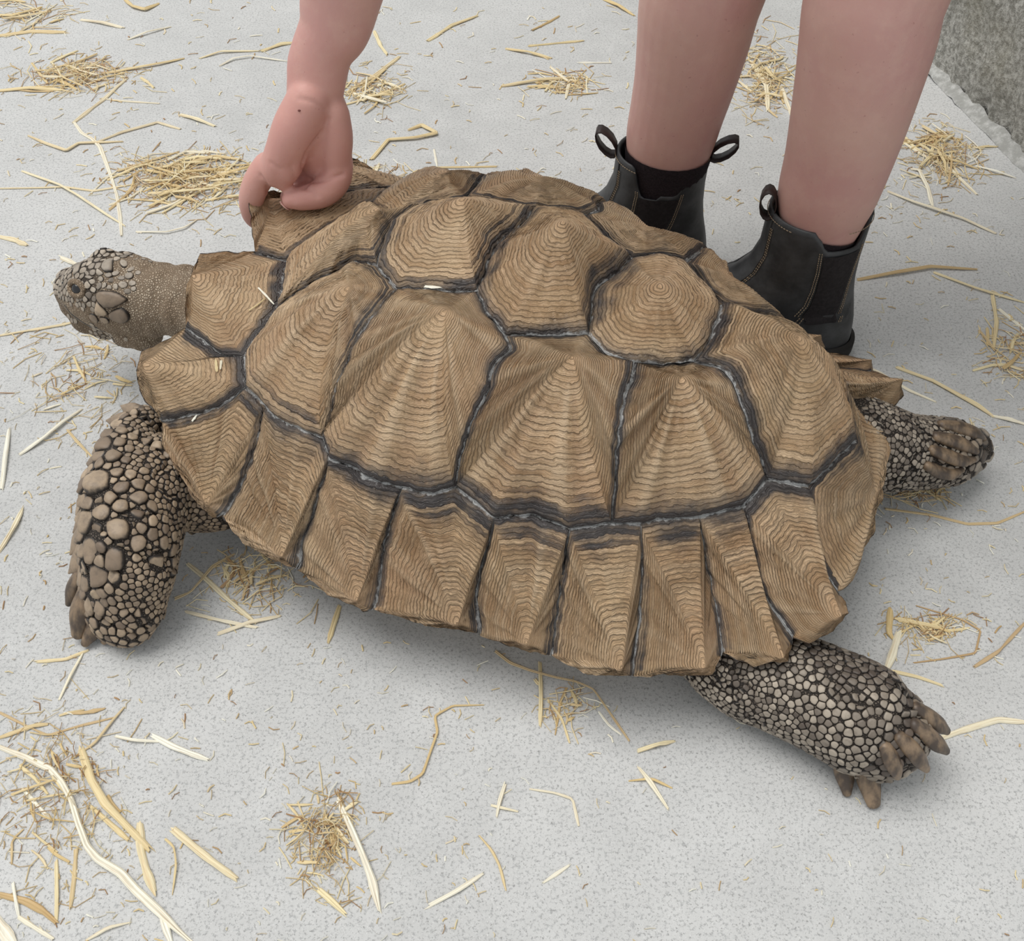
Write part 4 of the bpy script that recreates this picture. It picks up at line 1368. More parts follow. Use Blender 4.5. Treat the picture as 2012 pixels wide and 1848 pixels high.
# ------------------------------------------------------------------ boots and socks
def boot(ax, ay, ztop, fdir, lean, gs=.05, dipz=.028, tabs=((1, 0.0, .55, .034), (-1, np.pi, .75, .034))):
    """ankle boot: a leather upper with elastic side panels, a sole, pull tabs and stitching"""
    f = norm(np.array([fdir[0], fdir[1], 0.0])); l = np.array([-f[1], f[0], 0.0])
    H_ = np.array([0, .022, .03, .05, .068, .085, .105, .13, ztop])
    XB = np.array([-.066, -.066, -.066, -.064, -.060, -.056, -.053, -.052, -.053])
    XF = np.array([.175, .175, .174, .160, .115, .078, .060, .051, .049])
    HW = np.array([.043, .043, .043, .043, .042, .041, .041, .044, .047])
    def surf(th, z, out=0.0):
        th, z = np.broadcast_arrays(np.asarray(th, float), np.asarray(z, float))
        xb, xf, hw = np.interp(z, H_, XB), np.interp(z, H_, XF), np.interp(z, H_, HW)
        cx_, rx = (xb + xf) / 2, (xf - xb) / 2
        c_, s_ = np.cos(th), np.sin(th)
        ex_ = np.where(z < .07, .82, 1.0)
        X = cx_ + (rx + out) * np.sign(c_) * np.abs(c_) ** ex_
        Y = (hw + out) * np.sign(s_) * np.abs(s_) ** ex_
        toe = smooth(.05, .17, X) * smooth(.10, .03, z)
        Y = Y * (1 - .12 * toe)
        X = X + lean[0] * np.maximum(z - .06, 0)
        base = np.array([ax, ay, 0.0])
        wr = .0009 * vnoise(np.stack([X * 1.0, Y, z * 2.2], -1), 130, 5, 2) * smooth(.03, .06, z) * smooth(.13, .09, z)
        return base + X[..., None] * f + (Y + lean[1] * np.maximum(z - .06, 0))[..., None] * l + np.stack([0 * z, 0 * z, z], -1) + wr[..., None] * l
    nth = 72
    th = np.linspace(0, 2 * np.pi, nth, endpoint=False)
    side = np.abs(np.sin(th - gs * np.sign(np.sin(th))))
    dip = dipz * smooth(.76, .95, side)
    top = ztop - dip + .006 * (np.cos(th) < 0)
    rows_ = []
    nz = 26
    for i in range(nz + 1):
        rows_.append(surf(th, .020 + (top - .020) * i / nz))
    for o_, dz in ((-.002, .001), (-.0045, -.002), (-.005, -.03)):
        rows_.append(surf(th, top + dz, o_))
    V_ = np.concatenate(rows_); m_ = len(rows_)
    F_ = [(i * nth + j, i * nth + (j + 1) % nth, (i + 1) * nth + (j + 1) % nth, (i + 1) * nth + j) for i in range(m_ - 1) for j in range(nth)]
    up = make('boot', V_, F_, M['leather'], PERSON)
    # sole
    rows_ = [surf(th, 0.0, -.004), surf(th, 0.0, .004), surf(th, .010, .006), surf(th, .022, .006), surf(th, .0235, .001)]
    rows_[0][:, 2] = rows_[1][:, 2] = .0; rows_[2][:, 2] = .010; rows_[3][:, 2] = .021; rows_[4][:, 2] = .024
    V_ = np.concatenate(rows_ + [[rows_[0].mean(0)]]); m_ = 5
    F_ = [(i * nth + j, i * nth + (j + 1) % nth, (i + 1) * nth + (j + 1) % nth, (i + 1) * nth + j) for i in range(4) for j in range(nth)] + [(5 * nth, (j + 1) % nth, j) for j in range(nth)]
    make('sole', V_, F_, M['sole'], up)
    thr = Bag()
    def dashes(fn, n_, r=.00055):
        for i in range(n_):
            a, b = fn((i + .12) / n_), fn((i + .72) / n_)
            thr.add(*tube([a, b], [r, r], (0, 0, 1.0), 5, 1, cap=False))
    for sgn in (1, -1):
        # elastic panel, narrowing downwards
        tt = np.linspace(0, 1, 15); zz = np.linspace(0, 1, 22)
        Tg, Zg = np.meshgrid(tt, zz)
        z0, z1 = .062, ztop - dipz + .002
        Zr = z0 + (z1 - z0) * Zg
        wid = .42 * (.55 + .45 * Zg)
        Th = sgn * (np.pi / 2 + gs + (Tg - .5) * 2 * wid)
        rib = .0005 * np.sin(Tg * 15 * 2 * np.pi)
        P_ = surf(Th, Zr, .0012 + rib)
        F_ = [(j * 15 + i, j * 15 + i + 1, (j + 1) * 15 + i + 1, (j + 1) * 15 + i) for j in range(21) for i in range(14)]
        make('elastic_panel', P_.reshape(-1, 3), F_, M['elastic'], up)
        for e_ in (-1, 1):
            for ofs in (.055, .10):
                dashes(lambda t: surf(sgn * (np.pi / 2 + gs + e_ * (.42 * (.55 + .45 * t) + ofs)), z0 + (ztop - dipz * .75 - z0) * t, .0012), 34)
        for ofs in (.0, .045):
            dashes(lambda t: surf(sgn * (.52 + ofs + .10 * (1 - t)), .05 + (ztop - .014 - .05) * t, .0010), 36)
        # seam ridge of the front panel
        pts = [surf(sgn * (.52 - .05 + .10 * (1 - t)), .05 + (ztop - .006 - .05) * t, .0004) for t in np.linspace(0, 1, 12)]
        make('seam_edge', *tube(pts, [.0011] * 12, (0, 0, 1), 6, 2), M['leather'], up)
    dashes(lambda t: surf(-1.05 + 2.1 * t, ztop - .005, .0009), 30)
    dashes(lambda t: surf(np.pi - 1.0 + 2.0 * t, ztop + .001, .0009), 30)
    tag(thr.build('stitching', M['thread'], up), kind='stuff')
    # pull tabs: flat webbing loops at front and back
    for sgn, thc, tilt, ht in tabs:
        b0 = surf(thc, ztop - .008 + (.006 if sgn < 0 else 0), .0015)
        o_ = f * sgn
        pts = []
        for a in np.linspace(0, 1, 13):
            ang = a * 2 * np.pi
            d_along = ht * (1 - math.cos(ang)) / 2
            d_side = .0075 * math.sin(ang) * (1 if a < .5 else 1)
            dirv = norm(np.array([0, 0, 1.0]) * (1 - tilt * .45) + o_ * tilt)
            nrm_ = norm(np.cross(dirv, l))
            pts.append(b0 + dirv * d_along + nrm_ * d_side)
        P_ = np.array(pts); wv = l * .0085
        V_ = np.vstack([P_ - wv, P_ + wv, P_ + wv + norm(P_ - P_.mean(0)) * .0012, P_ - wv + norm(P_ - P_.mean(0)) * .0012])
        n_ = 13
        F_ = []
        for j in range(n_ - 1):
            for a, b in ((0, 1), (1, 2), (2, 3), (3, 0)):
                F_.append((a * n_ + j, a * n_ + j + 1, b * n_ + j + 1, b * n_ + j))
        make('pull_tab', V_, F_, M['tab'], up)
    return up

pN, rN = zip(*[rp(*q) for q in near_leg[-3:]]); pF, rF = zip(*[rp(*q) for q in far_leg[-3:]])
boot(pN[2][0] - .003, YN, .178, (-1, .22), (.0, .0), .62, .028, ((1, .25, .10, .030),))
boot(pF[2][0] - .007, YF, .163, (-1, .16), (.0, .0), .05, .036)
def sock(ax, ay, pts, zb):
    V_, F_ = tube(pts, [r for r in zb], (0, 1, 0), 30, 5, cap=False)
    # open tube: drop the end fans
    F_ = [q for q in F_ if len(q) == 4]
    make('sock', V_, F_, M['sock'], PERSON)
sock(0, 0, [pN[1] * .22 + pN[2] * .78, pN[2] * .6 + np.array([.300, YN, .12]) * .4, np.array([.303, YN, .09])], [(rN[1] * .24 + rN[2] * .76 + .0016,) * 2, (rN[2] * .93 + .0015,) * 2, (.037, .037)])
sock(0, 0, [pF[1] * .72 + pF[2] * .28, pF[2] * .6 + np.array([.170, YF, .12]) * .4, np.array([.173, YF, .09])], [(rF[1] * .74 + rF[2] * .26 + .0020,) * 2, (rF[2] * .99 + .0020,) * 2, (.037, .037)])

# ------------------------------------------------------------------ straw
CROSS_X = np.array([-1.0, -.62, -.12, .30, .72, 1.0])
CROSS_Z = np.array([.10, .80, .62, 1.0, .72, .08])

def ribbon(P_, w_, th_, seedv, tone):
    """flattened, creased and split stalk along P_"""
    r_ = np.random.default_rng(int(seedv * 1e6) % 99991)
    seg = np.r_[0, np.cumsum(np.linalg.norm(np.diff(P_, axis=0), axis=1))]
    n = int(np.clip(seg[-1] / .006, 3, 40))
    s_ = np.unique(np.r_[np.linspace(0, seg[-1], n), seg])
    C = np.stack([np.interp(s_, seg, P_[:, i]) for i in range(3)], -1)
    # soften the kinks a little
    C[1:-1] = C[1:-1] * .5 + (C[:-2] + C[2:]) * .25
    n = len(C)
    T = norm(np.gradient(C, axis=0))
    S = norm(np.cross(T, (0, 0, 1.0)))
    U = np.cross(S, T)
    wid = w_ * (1 + .16 * np.interp(np.linspace(0, 6, n), np.arange(7), r_.normal(size=7)))
    wid *= np.interp(np.linspace(0, 1, n), [0, .06, .9, 1], [.85, 1, 1, .6])
    tw_ = .35 * np.interp(np.linspace(0, 4, n), np.arange(5), r_.normal(size=5))
    flip = 1 if r_.random() < .5 else -1
    cx_ = CROSS_X * flip
    ends = r_.normal(size=(2, 6)) * w_ * (.9 if w_ > .0015 else .5)
    V_, sa, la = [], [], []
    for i in range(n):
        c = C[i]
        lat = cx_ * wid[i]
        h = CROSS_Z * th_ + np.sin(tw_[i]) * lat * .35
        h = h - min(0, h.min())
        q = c + lat[:, None] * S[i] + h[:, None] * U[i]
        if i == 0: q = q - T[i] * np.abs(ends[0])[:, None]
        if i == n - 1: q = q + T[i] * np.abs(ends[1])[:, None]
        V_.append(q); V_.append((c + np.array([[-.8], [.8]]) * wid[i] * S[i] * flip))
        sa += list(CROSS_X) + [0, 0]; la += [s_[i]] * 8
    V_ = np.vstack(V_)
    F_ = []
    for i in range(n - 1):
        a, b = i * 8, (i + 1) * 8
        loop = [0, 1, 2, 3, 4, 5, 7, 6]
        for k in range(8):
            p_, q_ = loop[k], loop[(k + 1) % 8]
            F_.append((a + p_, a + q_, b + q_, b + p_))
    for a, o_ in ((0, 1), ((n - 1) * 8, -1)):
        F_.append(tuple([a + k for k in [0, 1, 2, 3, 4, 5, 7, 6]][::o_]))
    return V_, F_, np.array(sa), np.array(la) + seedv * 10

def straw(points, wpx, tone, label=None, group=None, lift=0.0, zs=None, seedv=0.5, on=None):
    """one flattened stalk lying along pixel points of the floor"""
    zs = zs if zs is not None else [0.0] * len(points)
    P_ = np.array([atz(u, v, z) for (u, v), z in zip(points, zs)])
    r = wpx / 2 / FPX * depth(P_.mean(0))
    th_ = max(.0006, min(.0020, r * .7))
    n = len(P_)
    P_[:, 2] += .0003
    if lift and n > 2: P_[:, 2] += lift * np.sin(np.linspace(0, np.pi, n))
    V_, F_, sa, la = ribbon(P_, r, th_, seedv, tone)
    V_[:, 2] = np.maximum(V_[:, 2], .0002)
    o = make('straw', V_, F_, M['straw'], flat=True, attrs={'tone': np.full(len(V_), tone), 'var': np.full(len(V_), seedv), 'sa': sa, 'la': la})
    tag(o, label or 'short dry straw lying on the floor', 'straw', group)
    return o

NAMED = [
 # label, width, tone, points
 ('long pale kinked upright stalk left of the heap beside the hand', 7, .15, [(146, 241), (161, 262), (182, 274), (197, 289), (206, 313), (219, 349), (230, 385), (236, 424), (239, 462)]),
 ('pale straw slanting up from the kink of the long upright stalk at upper left', 7, .25, [(146, 241), (176, 218), (206, 195), (230, 172), (250, 155)]),
 ('thin straight straw pointing right from the slanting stalk at upper left', 4.5, .2, [(206, 195), (247, 200), (313, 204)]),
 ('curved forked straw crossing the long upright stalk left of the hand', 7, .3, [(57, 268), (89, 283), (131, 298), (155, 283), (239, 279)]),
 ('straw slanting up to the right out of the crossing at upper left', 6.5, .25, [(191, 280), (239, 262), (310, 242), (353, 254)]),
 ('short pale yellow flat straw left of the wrist', 9, .3, [(358, 227), (388, 237), (420, 248)]),
 ('long thin straw entering at the left edge level with the heap beside the hand', 5, .3, [(0, 371), (75, 370), (125, 368), (185, 376), (268, 362)]),
 ('thin straw slanting down past the fork toward the tortoise head', 5, .3, [(45, 337), (89, 355), (119, 367), (155, 388), (209, 423), (245, 444)]),
 ('thick cream straw with blunt end high at the left, below the top edge', 7, .2, [(161, 40), (203, 48), (239, 55)]),
 ('brown bundled stalk reaching in from the left edge near the top', 12, .62, [(0, 71), (60, 63), (125, 64)]),
 ('yellow bent straw touching the top edge left of the arm', 9, .4, [(246, 0), (262, 16), (286, 22), (310, 9)]),
 ('pale split straw left of the forearm, below the top edge', 5, .15, [(253, 78), (290, 67), (334, 54)]),
 ('pale thin arched straw just left of the wrist bone', 4, .1, [(432, 130), (459, 118), (492, 113), (564, 121)]),
 ('yellow straw tuft tucked behind the forearm on its left', 9, .4, [(516, 101), (552, 89), (576, 85)]),
 ('wavy straw left of the forearm, above the arched one', 5, .35, [(394, 115), (435, 104), (507, 101)]),
 ('long straw stem poking right out of the upper left clump', 6, .4, [(200, 146), (268, 136), (313, 128), (361, 116)]),
 ('bunched flat stalk at the left edge below the upper left clump', 9, .5, [(0, 179), (60, 176), (119, 178)]),
 ('white thin straw lying above the heap beside the hand', 4, .0, [(250, 324), (301, 327)]),
 ('bent pale straw under the heap beside the hand, above the tortoise neck', 4.5, .15, [(268, 456), (328, 459), (364, 450), (388, 432)]),
 ('short thick straw bundle at the left edge level with the tortoise neck', 11, .3, [(0, 466), (28, 472), (52, 482)]),
 ('cream straw end showing just behind the tortoise snout', 9, .15, [(122, 508), (150, 521), (172, 531)]),
 ('longest cream straw, curving through the lower left of the floor', 15, .12, [(0, 1468), (52, 1489), (101, 1513), (125, 1541), (143, 1576), (157, 1621), (174, 1666), (195, 1691), (240, 1718), (268, 1750), (317, 1795), (348, 1826), (372, 1847)]),
 ('broad yellow straw right of the longest curved one', 17, .38, [(162, 1478), (181, 1534), (209, 1583), (254, 1628), (289, 1663)]),
 ('flat tan straw sliver ending in a point at lower left', 15, .33, [(275, 1621), (278, 1673), (289, 1715), (303, 1750)]),
 ('thick two toned straw lying diagonally apart from the lower left tangle', 14, .3, [(343, 1631), (383, 1666), (418, 1694), (463, 1725)]),
 ('white flat straw at the upper end of the lower left tangle', 11, .04, [(303, 1447), (341, 1468), (376, 1482), (407, 1492)]),
 ('thin cream straw meeting the white flat one end to end', 7, .1, [(230, 1447), (264, 1457), (310, 1457)]),
 ('thin brown bent stem at the left edge above the longest straw', 5, .75, [(0, 1400), (52, 1426), (94, 1445), (157, 1426), (223, 1410)]),
 ('reddish straight stalk slanting across the top of the lower left tangle', 6, .7, [(244, 1390), (223, 1416), (188, 1461), (164, 1475)]),
 ('brown stub at the left edge under the thin bent stem', 8, .65, [(0, 1449), (70, 1426), (94, 1423)]),
 ('white short straw left of the longest curved one', 8, .03, [(45, 1550), (72, 1580), (101, 1612)]),
 ('pink upright straw at the bottom of the lower left tangle', 8, .55, [(111, 1694), (113, 1760), (111, 1809)]),
 ('brown leaf blade beside the pink upright straw', 9, .68, [(150, 1670), (146, 1725), (139, 1781)]),
 ('broad brown leaf reaching in from the left edge near the bottom', 13, .72, [(0, 1757), (52, 1771), (87, 1791), (111, 1812)]),
 ('pale short straw above the bottom left corner', 7, .05, [(26, 1736), (35, 1778), (38, 1802)]),
 ('cream straw bent off toward the bottom edge at left', 10, .15, [(38, 1802), (70, 1823), (104, 1844)]),
 ('wide cream straw cut off by the bottom left corner', 24, .1, [(-8, 1808), (10, 1830), (26, 1856)]),
 ('thin curved brown straw right of the flat tan sliver', 4.5, .5, [(325, 1648), (344, 1666), (348, 1701), (339, 1757)]),
 ('tan straw under the broad yellow one', 10, .5, [(181, 1586), (223, 1624), (251, 1649)]),
 ('cream straw curving along the bottom edge at left', 6, .2, [(170, 1847), (216, 1823), (257, 1812)]),
 ('white straw sheath ending at the bottom edge beside the longest straw', 14, .02, [(318, 1796), (326, 1822), (336, 1850)]),
 ('long pale upright straw right of the bottom tangle', 14, .1, [(666, 1576), (691, 1630), (715, 1686), (731, 1729), (745, 1787)]),
 ('pale straw lying alone near the middle of the bottom edge', 9, .12, [(847, 1777), (898, 1751), (948, 1717)]),
 ('long thin zigzag stem alone on the floor below the shell', 5, .62, [(771, 1540), (807, 1536), (831, 1521), (847, 1475), (860, 1439), (854, 1407), (890, 1387), (950, 1385)]),
 ('long brown stem hanging out from under the middle of the shell', 6, .75, [(974, 1280), (1002, 1304), (1041, 1320), (1089, 1334), (1129, 1342), (1165, 1356), (1196, 1399), (1236, 1455)]),
 ('ochre upright straw under the shell edge', 8, .55, [(1061, 1304), (1063, 1371), (1061, 1425)]),
 ('tan forked twig right of the ochre upright straw', 6, .55, [(1077, 1375), (1105, 1415), (1119, 1459)]),
 ('brown twig dropping from the hanging stem', 5, .7, [(1113, 1352), (1101, 1379), (1091, 1443)]),
 ('white sliver beside the end of the hanging stem', 6, .05, [(1177, 1399), (1196, 1427), (1220, 1443)]),
 ('short tan straw lying just right of the end of the hanging stem', 9, .35, [(1254, 1475), (1292, 1465), (1322, 1457)]),
 ('pale yellow straw of the crossed pair below the shell', 8, .2, [(1256, 1509), (1276, 1538), (1312, 1588)]),
 ('thin bent straw crossing the pale yellow one', 5, .45, [(1236, 1534), (1280, 1532), (1320, 1548)]),
 ('thin cream straw with a hooked end, left of the crossed pair', 6, .2, [(1041, 1550), (1089, 1558), (1125, 1570), (1137, 1622)]),
 ('short flat straw of the small cross below the shell', 8, .15, [(992, 1542), (982, 1574), (976, 1602)]),
 ('thin bar of the small cross below the shell', 5, .25, [(966, 1582), (992, 1590), (1017, 1594)]),
 ('single short cream straw low in the middle right', 8, .12, [(1069, 1733), (1117, 1701)]),
 ('thin brown forked stem above the lone pale bottom straw', 5, .6, [(942, 1642), (966, 1670), (982, 1701), (994, 1749)]),
 ('ochre stub of stalk in the bottom tangle', 12, .5, [(628, 1749), (652, 1771), (676, 1793)]),
 ('brown brushy stalk on the floor right of the near boot', 8, .72, [(1686, 550), (1755, 539), (1827, 527), (1918, 530)]),
 ('tan straw running from the brushy stalk to the right edge', 6, .5, [(1836, 536), (1914, 568), (2012, 595)]),
 ('short upright tan straw at the right edge below the brushy stalk', 8, .4, [(1950, 582), (1957, 636), (1952, 686)]),
 ('pale straw cut by the right edge beside the upright one', 8, .1, [(1964, 609), (2014, 650)]),
 ('long orange tan straw above the far hind foot', 9, .58, [(1764, 723), (1832, 750), (1923, 800), (1950, 818)]),
 ('cream straw continuing to the right edge above the far hind foot', 8, .15, [(1950, 818), (1980, 826), (2014, 834)]),
 ('pale straw behind the tail end of the shell', 6, .2, [(1677, 709), (1727, 732), (1786, 768), (1836, 789)]),
 ('long pale straw right of the near shin', 7, .2, [(1745, 377), (1795, 400), (1836, 414), (1891, 432), (1955, 459)]),
 ('pale straw slanting through the heap by the wall', 6, .2, [(1764, 273), (1809, 305), (1864, 332), (1918, 382)]),
 ('bent cream straw in front of the heap by the wall', 7, .15, [(1790, 333), (1805, 336), (1823, 373), (1832, 405)]),
 ('white thin straw close to the foot of the wall', 4.5, .0, [(1918, 327), (1955, 340), (1995, 350)]),
 ('cream straw standing out of the heap between the legs', 10, .25, [(1477, 123), (1505, 173), (1509, 218)]),
 ('pale straw beside the inner edge of the near calf', 8, .2, [(1536, 173), (1557, 232)]),
 ('upright tan straw at the edge of the puddle of straw right of the shell', 12, .42, [(1749, 1200), (1745, 1246), (1752, 1253)]),
 ('wide pale straw slanting above the near hind foot', 14, .2, [(1765, 1246), (1751, 1291), (1740, 1319)]),
 ('tan straw lying along the back of the near hind foot', 8, .4, [(1747, 1317), (1803, 1330), (1849, 1346)]),
 ('pale grey twig reaching from the near hind foot to the right edge', 13, .22, [(1848, 1450), (1891, 1435), (1961, 1414), (2014, 1419)]),
 ('long thin looping brown stem right of the near hind leg', 4, .8, [(1796, 1302), (1852, 1295), (1916, 1284), (1926, 1239), (1891, 1218), (1800, 1190)]),
 ('reddish stem slanting up to the right edge beyond the hind leg', 7, .78, [(1916, 1309), (1961, 1281), (2014, 1223)]),
 ('yellow flat straw in the small heap right of the shell', 11, .42, [(1768, 1218), (1821, 1232), (1852, 1235)]),
 ('long curved brown stem at the right edge level with the shell rim', 6, .7, [(1740, 1000), (1830, 1012), (1900, 1030), (1960, 1028), (2014, 1005)]),
 ('thick yellow green straw between the foreleg and the shell', 10, .28, [(372, 1110), (403, 1136), (448, 1178), (503, 1224)]),
 ('pale straw behind the near front foot', 8, .2, [(367, 1202), (433, 1221), (503, 1233)]),
 ('cream straw with a dark shadow ending in a yellow stub under the shell', 9, .22, [(430, 1245), (494, 1224), (548, 1211)]),
 ('brown ribbon of straw curling away from the near front foot', 7, .72, [(345, 1176), (375, 1166), (395, 1145), (418, 1115), (458, 1090)]),
 ('tan stalk standing below the shell between the foreleg and the middle', 9, .5, [(667, 1192), (657, 1225), (645, 1262)]),
 ('pale straw curving at the left, level with the near foreleg', 8, .1, [(40, 893), (90, 862), (124, 833), (160, 805)]),
 ('thin brown stem curling toward the near foreleg', 5, .65, [(133, 845), (152, 869), (185, 902)]),
 ('straight pale straw pointing at the claws of the near front foot', 6, .2, [(117, 1374), (140, 1330), (165, 1280)]),
 ('yellow straw tuft lying under the near front claws', 8, .35, [(76, 1300), (130, 1296), (173, 1278)]),
 ('long straw under the chin running to the left edge', 6, .3, [(0, 660), (60, 650), (120, 640), (150, 632)]),
 ('white straw at the left edge halfway down', 10, .03, [(4, 960), (12, 905), (18, 845)]),
 ('pale folded leaf at the left edge above the lower tangle', 10, .25, [(0, 1082), (28, 1042), (45, 1000)]),
 ('brown straight stem from the top of the floor right of the forearm', 8, .55, [(841, 81), (889, 51), (936, 33)]),
 ('straight thin straw near the top edge between arm and legs', 6, .5, [(1041, 91), (1145, 81)]),
 ('tan straw with a dark tip below the straight thin one', 6.5, .55, [(996, 97), (1038, 106), (1082, 115)]),
 ('brown thick stem in the clump between arm and legs', 8, .66, [(987, 170), (1059, 161), (1115, 154)]),
 ('pale forked straw standing in the clump between arm and legs', 6, .2, [(1082, 133), (1118, 164), (1112, 194)]),
 ('grey brown stub above the clump between arm and legs', 6, .7, [(1046, 60), (1075, 46), (1098, 33)]),
 ('short straw right of the forearm near the top', 7, .45, [(736, 63), (748, 92), (760, 107)]),
 ('long straw leaning up in the clump right of the wrist', 8, .3, [(683, 182), (739, 149), (784, 113)]),
 ('lower long straw of the clump right of the wrist', 7, .35, [(680, 206), (739, 191), (793, 167)]),
 ('brown folded blade looping on the floor right of the hand', 9, .6, [(731, 313), (763, 277), (817, 274), (859, 265), (829, 248), (805, 256)]),
 ('small pale straw standing up behind the shell', 4.5, .1, [(853, 295), (856, 312), (859, 328)]),
 ('thin brown stem skirting the far edge of the shell', 5, .6, [(793, 355), (817, 337), (859, 330), (975, 328)]),
 ('white straw left of the far boot', 5, .0, [(1139, 124), (1199, 124)]),
 ('straw touching the top edge beside the far calf', 7, .45, [(1187, 0), (1215, 14), (1243, 30)]),
]
for k_, (lab, w_, tn, pts) in enumerate(NAMED):
    straw(pts, w_, tn, lab, None, lift=rng.uniform(0, .0035), seedv=rng.random())

# straws that nothing tells apart, heap by heap
HEAPS = [ # centre px, spread px, count, length px, tone range, heading (deg, spread), height, label, group
 ((375, 352), (110, 40), 50, (40, 150), (.15, .75), (8, 28), .016, 'straw in the thick heap left of the gripping hand', 'straws of the heap beside the hand'),
 ((150, 150), (90, 28), 22, (25, 90), (.2, .75), (12, 35), .010, 'straw in the clump at the upper left', 'straws of the upper left clump'),
 ((45, 30), (70, 28), 10, (40, 110), (.15, .6), (10, 20), .006, 'straw scattered in the top left corner', 'straws of the top left corner'),
 ((735, 180), (45, 32), 12, (30, 80), (.15, .55), (25, 30), .008, 'straw in the clump right of the wrist', 'straws right of the wrist'),
 ((735, 350), (45, 22), 9, (25, 70), (.1, .5), (-20, 45), .006, 'straw in the tuft between hand and shell', 'straws between hand and shell'),
 ((1110, 165), (45, 18), 9, (25, 70), (.3, .7), (0, 30), .006, 'straw in the clump between arm and legs', 'straws between arm and legs'),
 ((1505, 150), (42, 55), 18, (25, 75), (.25, .7), (-30, 60), .012, 'straw in the heap between the shins', 'straws between the shins'),
 ((1850, 305), (60, 50), 24, (25, 90), (.2, .75), (-5, 45), .012, 'straw in the heap at the foot of the wall', 'straws at the foot of the wall'),
 ((1985, 690), (40, 60), 9, (25, 80), (.35, .75), (-20, 60), .006, 'straw scattered at the right edge below the brushy stalk', 'straws at the right edge'),
 ((110, 1560), (95, 120), 20, (30, 110), (.2, .8), (-30, 70), .006, 'straw in the tangle at the lower left', 'straws of the lower left tangle'),
 ((640, 1640), (55, 80), 20, (20, 80), (.3, .8), (-40, 80), .006, 'straw in the loose tangle at the bottom, left of centre', 'straws of the bottom tangle'),
 ((500, 1130), (80, 55), 14, (25, 80), (.5, .95), (0, 80), .004, 'brown straw in the litter under the shell beside the foreleg', 'straws under the shell'),
 ((1820, 1235), (50, 22), 9, (25, 70), (.25, .6), (0, 60), .006, 'straw in the small heap right of the shell', 'straws right of the shell'),
 ((1800, 970), (45, 18), 6, (25, 70), (.35, .75), (20, 60), .004, 'straw lying below the far hind foot', 'straws below the far hind foot'),
 ((160, 740), (90, 80), 12, (25, 80), (.15, .6), (-10, 60), .004, 'straw scattered below the tortoise head', 'straws below the head'),
 ((1110, 1385), (40, 30), 5, (20, 50), (.5, .85), (60, 60), .004, 'straw under the hanging stem below the shell', 'straws below the shell'),
]
for (c_, sp, cnt, ln, tr, hd, ht, lab, grp) in HEAPS:
    for k_ in range(cnt):
        u, v = c_[0] + rng.normal() * sp[0] * .6, c_[1] + rng.normal() * sp[1] * .6
        L = rng.uniform(*ln) * (.6 if rng.random() < .3 else 1)
        a = math.radians(-(hd[0] + rng.normal() * hd[1]))
        dx, dy = math.cos(a) * L / 2, math.sin(a) * L / 2 * .75
        bend = rng.normal() * L * .10
        pts = [(u - dx, v - dy), (u - dy * .2 + rng.normal() * 2, v + bend * .5), (u + dx, v + dy)]
        dist = math.hypot((u - c_[0]) / sp[0], (v - c_[1]) / sp[1])
        hz = ht * max(0, 1 - dist * .8) * rng.random()
        e_ = rng.random()
        zs_ = [0, hz * .6, hz] if e_ < .5 else [hz, hz * .6, 0]
        tn = rng.uniform(*tr)
        adj = ('long ' if L > (ln[0] + ln[1]) / 2 else 'short ') + ('pale ' if tn < .25 else 'yellow ' if tn < .45 else 'tan ' if tn < .62 else 'brown ')
        straw(pts, rng.uniform(3, 7.5), tn, adj + lab.replace('brown ', ''), grp, zs=zs_, seedv=rng.random(), lift=.001)

# bits resting on the shell
shell_objs = [o for o in CARA.children]
sv, sf, off_ = [], [], 0
for o in shell_objs:
    me = o.data
    a = np.zeros(len(me.vertices) * 3); me.vertices.foreach_get('co', a)
    sv.append(a.reshape(-1, 3) + wloc(o)); sf += [tuple(i + off_ for i in q.vertices) for q in me.polygons]; off_ += len(me.vertices)
sv = np.concatenate(sv)
sbvh = BVHTree.FromPolygons([Vector(p) for p in sv], sf)
def on_shell(u, v):
    loc, nor, _, _ = sbvh.ray_cast(Vector(EYE), Vector(norm(ray(u, v))))
    return np.array(loc), np.array(nor)
def shell_straw(pts, wpx, tn, label):
    P_ = []
    for a, b in zip(pts[:-1], pts[1:]):
        for t in np.linspace(0, 1, 4)[:-1]:
            P_.append(on_shell(a[0] * (1 - t) + b[0] * t, a[1] * (1 - t) + b[1] * t))
    P_.append(on_shell(*pts[-1]))
    r = wpx / 2 / FPX * depth(P_[0][0])
    hint = norm(np.mean([q[1] for q in P_], 0))
    V_, F_, sa, la = ribbon(np.array([q[0] + hint * .0012 for q in P_]), r, .0008, tn + .31, tn)
    tag(make('straw', V_, F_, M['straw'], flat=True, attrs={'tone': np.full(len(V_), tn), 'var': np.full(len(V_), .5), 'sa': sa, 'la': la}), label, 'straw')
shell_straw([(838, 562), (864, 564)], 8, .0, 'short white straw chip lying in the seam on top of the shell')
shell_straw([(508, 568), (522, 582), (538, 600)], 4, .0, 'thin white straw on the front rim plate nearest the head')
shell_straw([(490, 612), (508, 600), (522, 588)], 3, .45, 'thin curved tan straw beside the white one on the front rim plate')
shell_straw([(425, 708), (427, 730)], 6, .4, 'broken tan straw bit on the second front rim plate')
shell_straw([(436, 710), (434, 726)], 5, .15, 'pale straw bit beside the broken tan one on the rim plate')
shell_straw([(380, 828), (388, 818)], 5, .0, 'tiny white straw chip on the seam behind the second rim plate')

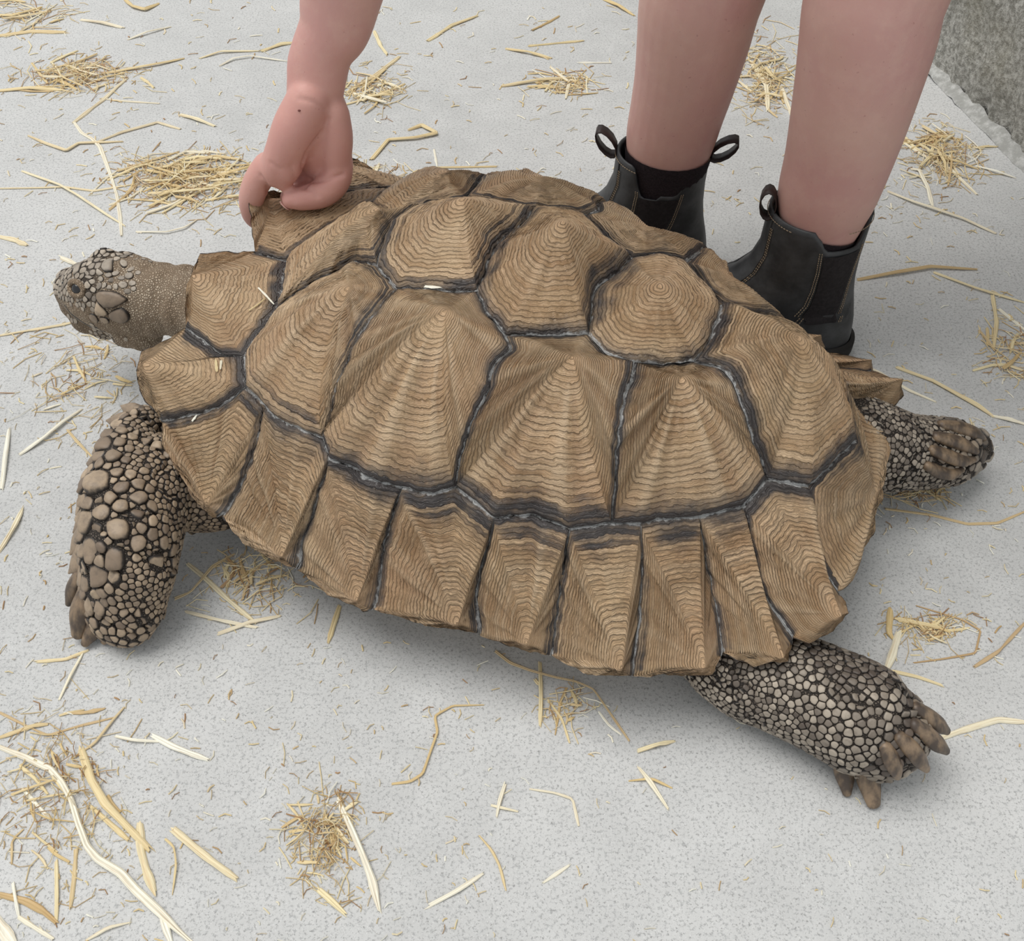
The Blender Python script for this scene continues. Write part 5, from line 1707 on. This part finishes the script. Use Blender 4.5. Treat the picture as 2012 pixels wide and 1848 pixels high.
# fine chaff nobody could count
chaff = Bag()
ZN = [((0, 2012, 0, 480), 700), ((0, 260, 480, 1848), 330), ((260, 1000, 1250, 1848), 220), ((1000, 2012, 1380, 1848), 70), ((1700, 2012, 380, 1300), 200)]
cents = [(c_, sp, cnt) for (c_, sp, cnt, *_r) in HEAPS]
def chip(u, v, L, w_, tn, up=0.0):
    a = rng.uniform(0, np.pi)
    p = atz(u, v, 0)
    if (p - wa) @ wn_out > -.03: return
    sc_ = depth(p) / FPX
    d_ = np.array([math.cos(a), math.sin(a), 0]); n_ = np.array([-d_[1], d_[0], 0])
    L, w_ = L * sc_ / 2, max(w_ * sc_ / 2, .0003)
    mid = n_ * rng.normal() * L * .25
    z0, z1, z2 = .0004, .0006 + rng.random() * .0012 + up, .0004 + up * rng.random() * 1.6
    pts = [p - d_ * L, p + mid, p + d_ * L]
    V_ = []
    for q, z in zip(pts, (z0, z1, z2)):
        V_ += [q + n_ * w_ + (0, 0, z), q - n_ * w_ + (0, 0, z), q + (0, 0, z + .0006)]
    F_ = []
    for i in (0, 3):
        F_ += [(i, i + 3, i + 5, i + 2), (i + 1, i + 2, i + 5, i + 4), (i, i + 1, i + 4, i + 3)]
    chaff.add(np.array(V_), F_, tone=tn, var=rng.random(), sa=rng.uniform(-1, 1), la=rng.random() * 10)
for (x0, x1, y0, y1), cnt in ZN:
    for _ in range(cnt):
        chip(rng.uniform(x0, x1), rng.uniform(y0, y1), rng.uniform(5, 26), rng.uniform(.8, 3.2), float(np.clip(rng.normal(.4, .3), 0, 1)))
for c_, sp, cnt in cents:
    for _ in range(cnt * 11):
        gx, gy = rng.normal(), rng.normal()
        far = math.hypot(gx, gy)
        chip(c_[0] + gx * sp[0] * .7, c_[1] + gy * sp[1] * .7, rng.uniform(8, 30) if rng.random() < .55 else rng.uniform(25, 75), rng.uniform(.8, 2.6), float(np.clip(rng.normal(.55, .25), 0, 1)), .010 * rng.random() * max(0, 1 - far * .5) * min(1, cnt / 25))
o = chaff.build('straw_chaff', M['chaff'], flat=True)
tag(o, 'fine broken straw chaff sprinkled over the concrete floor', 'chaff', kind='stuff')
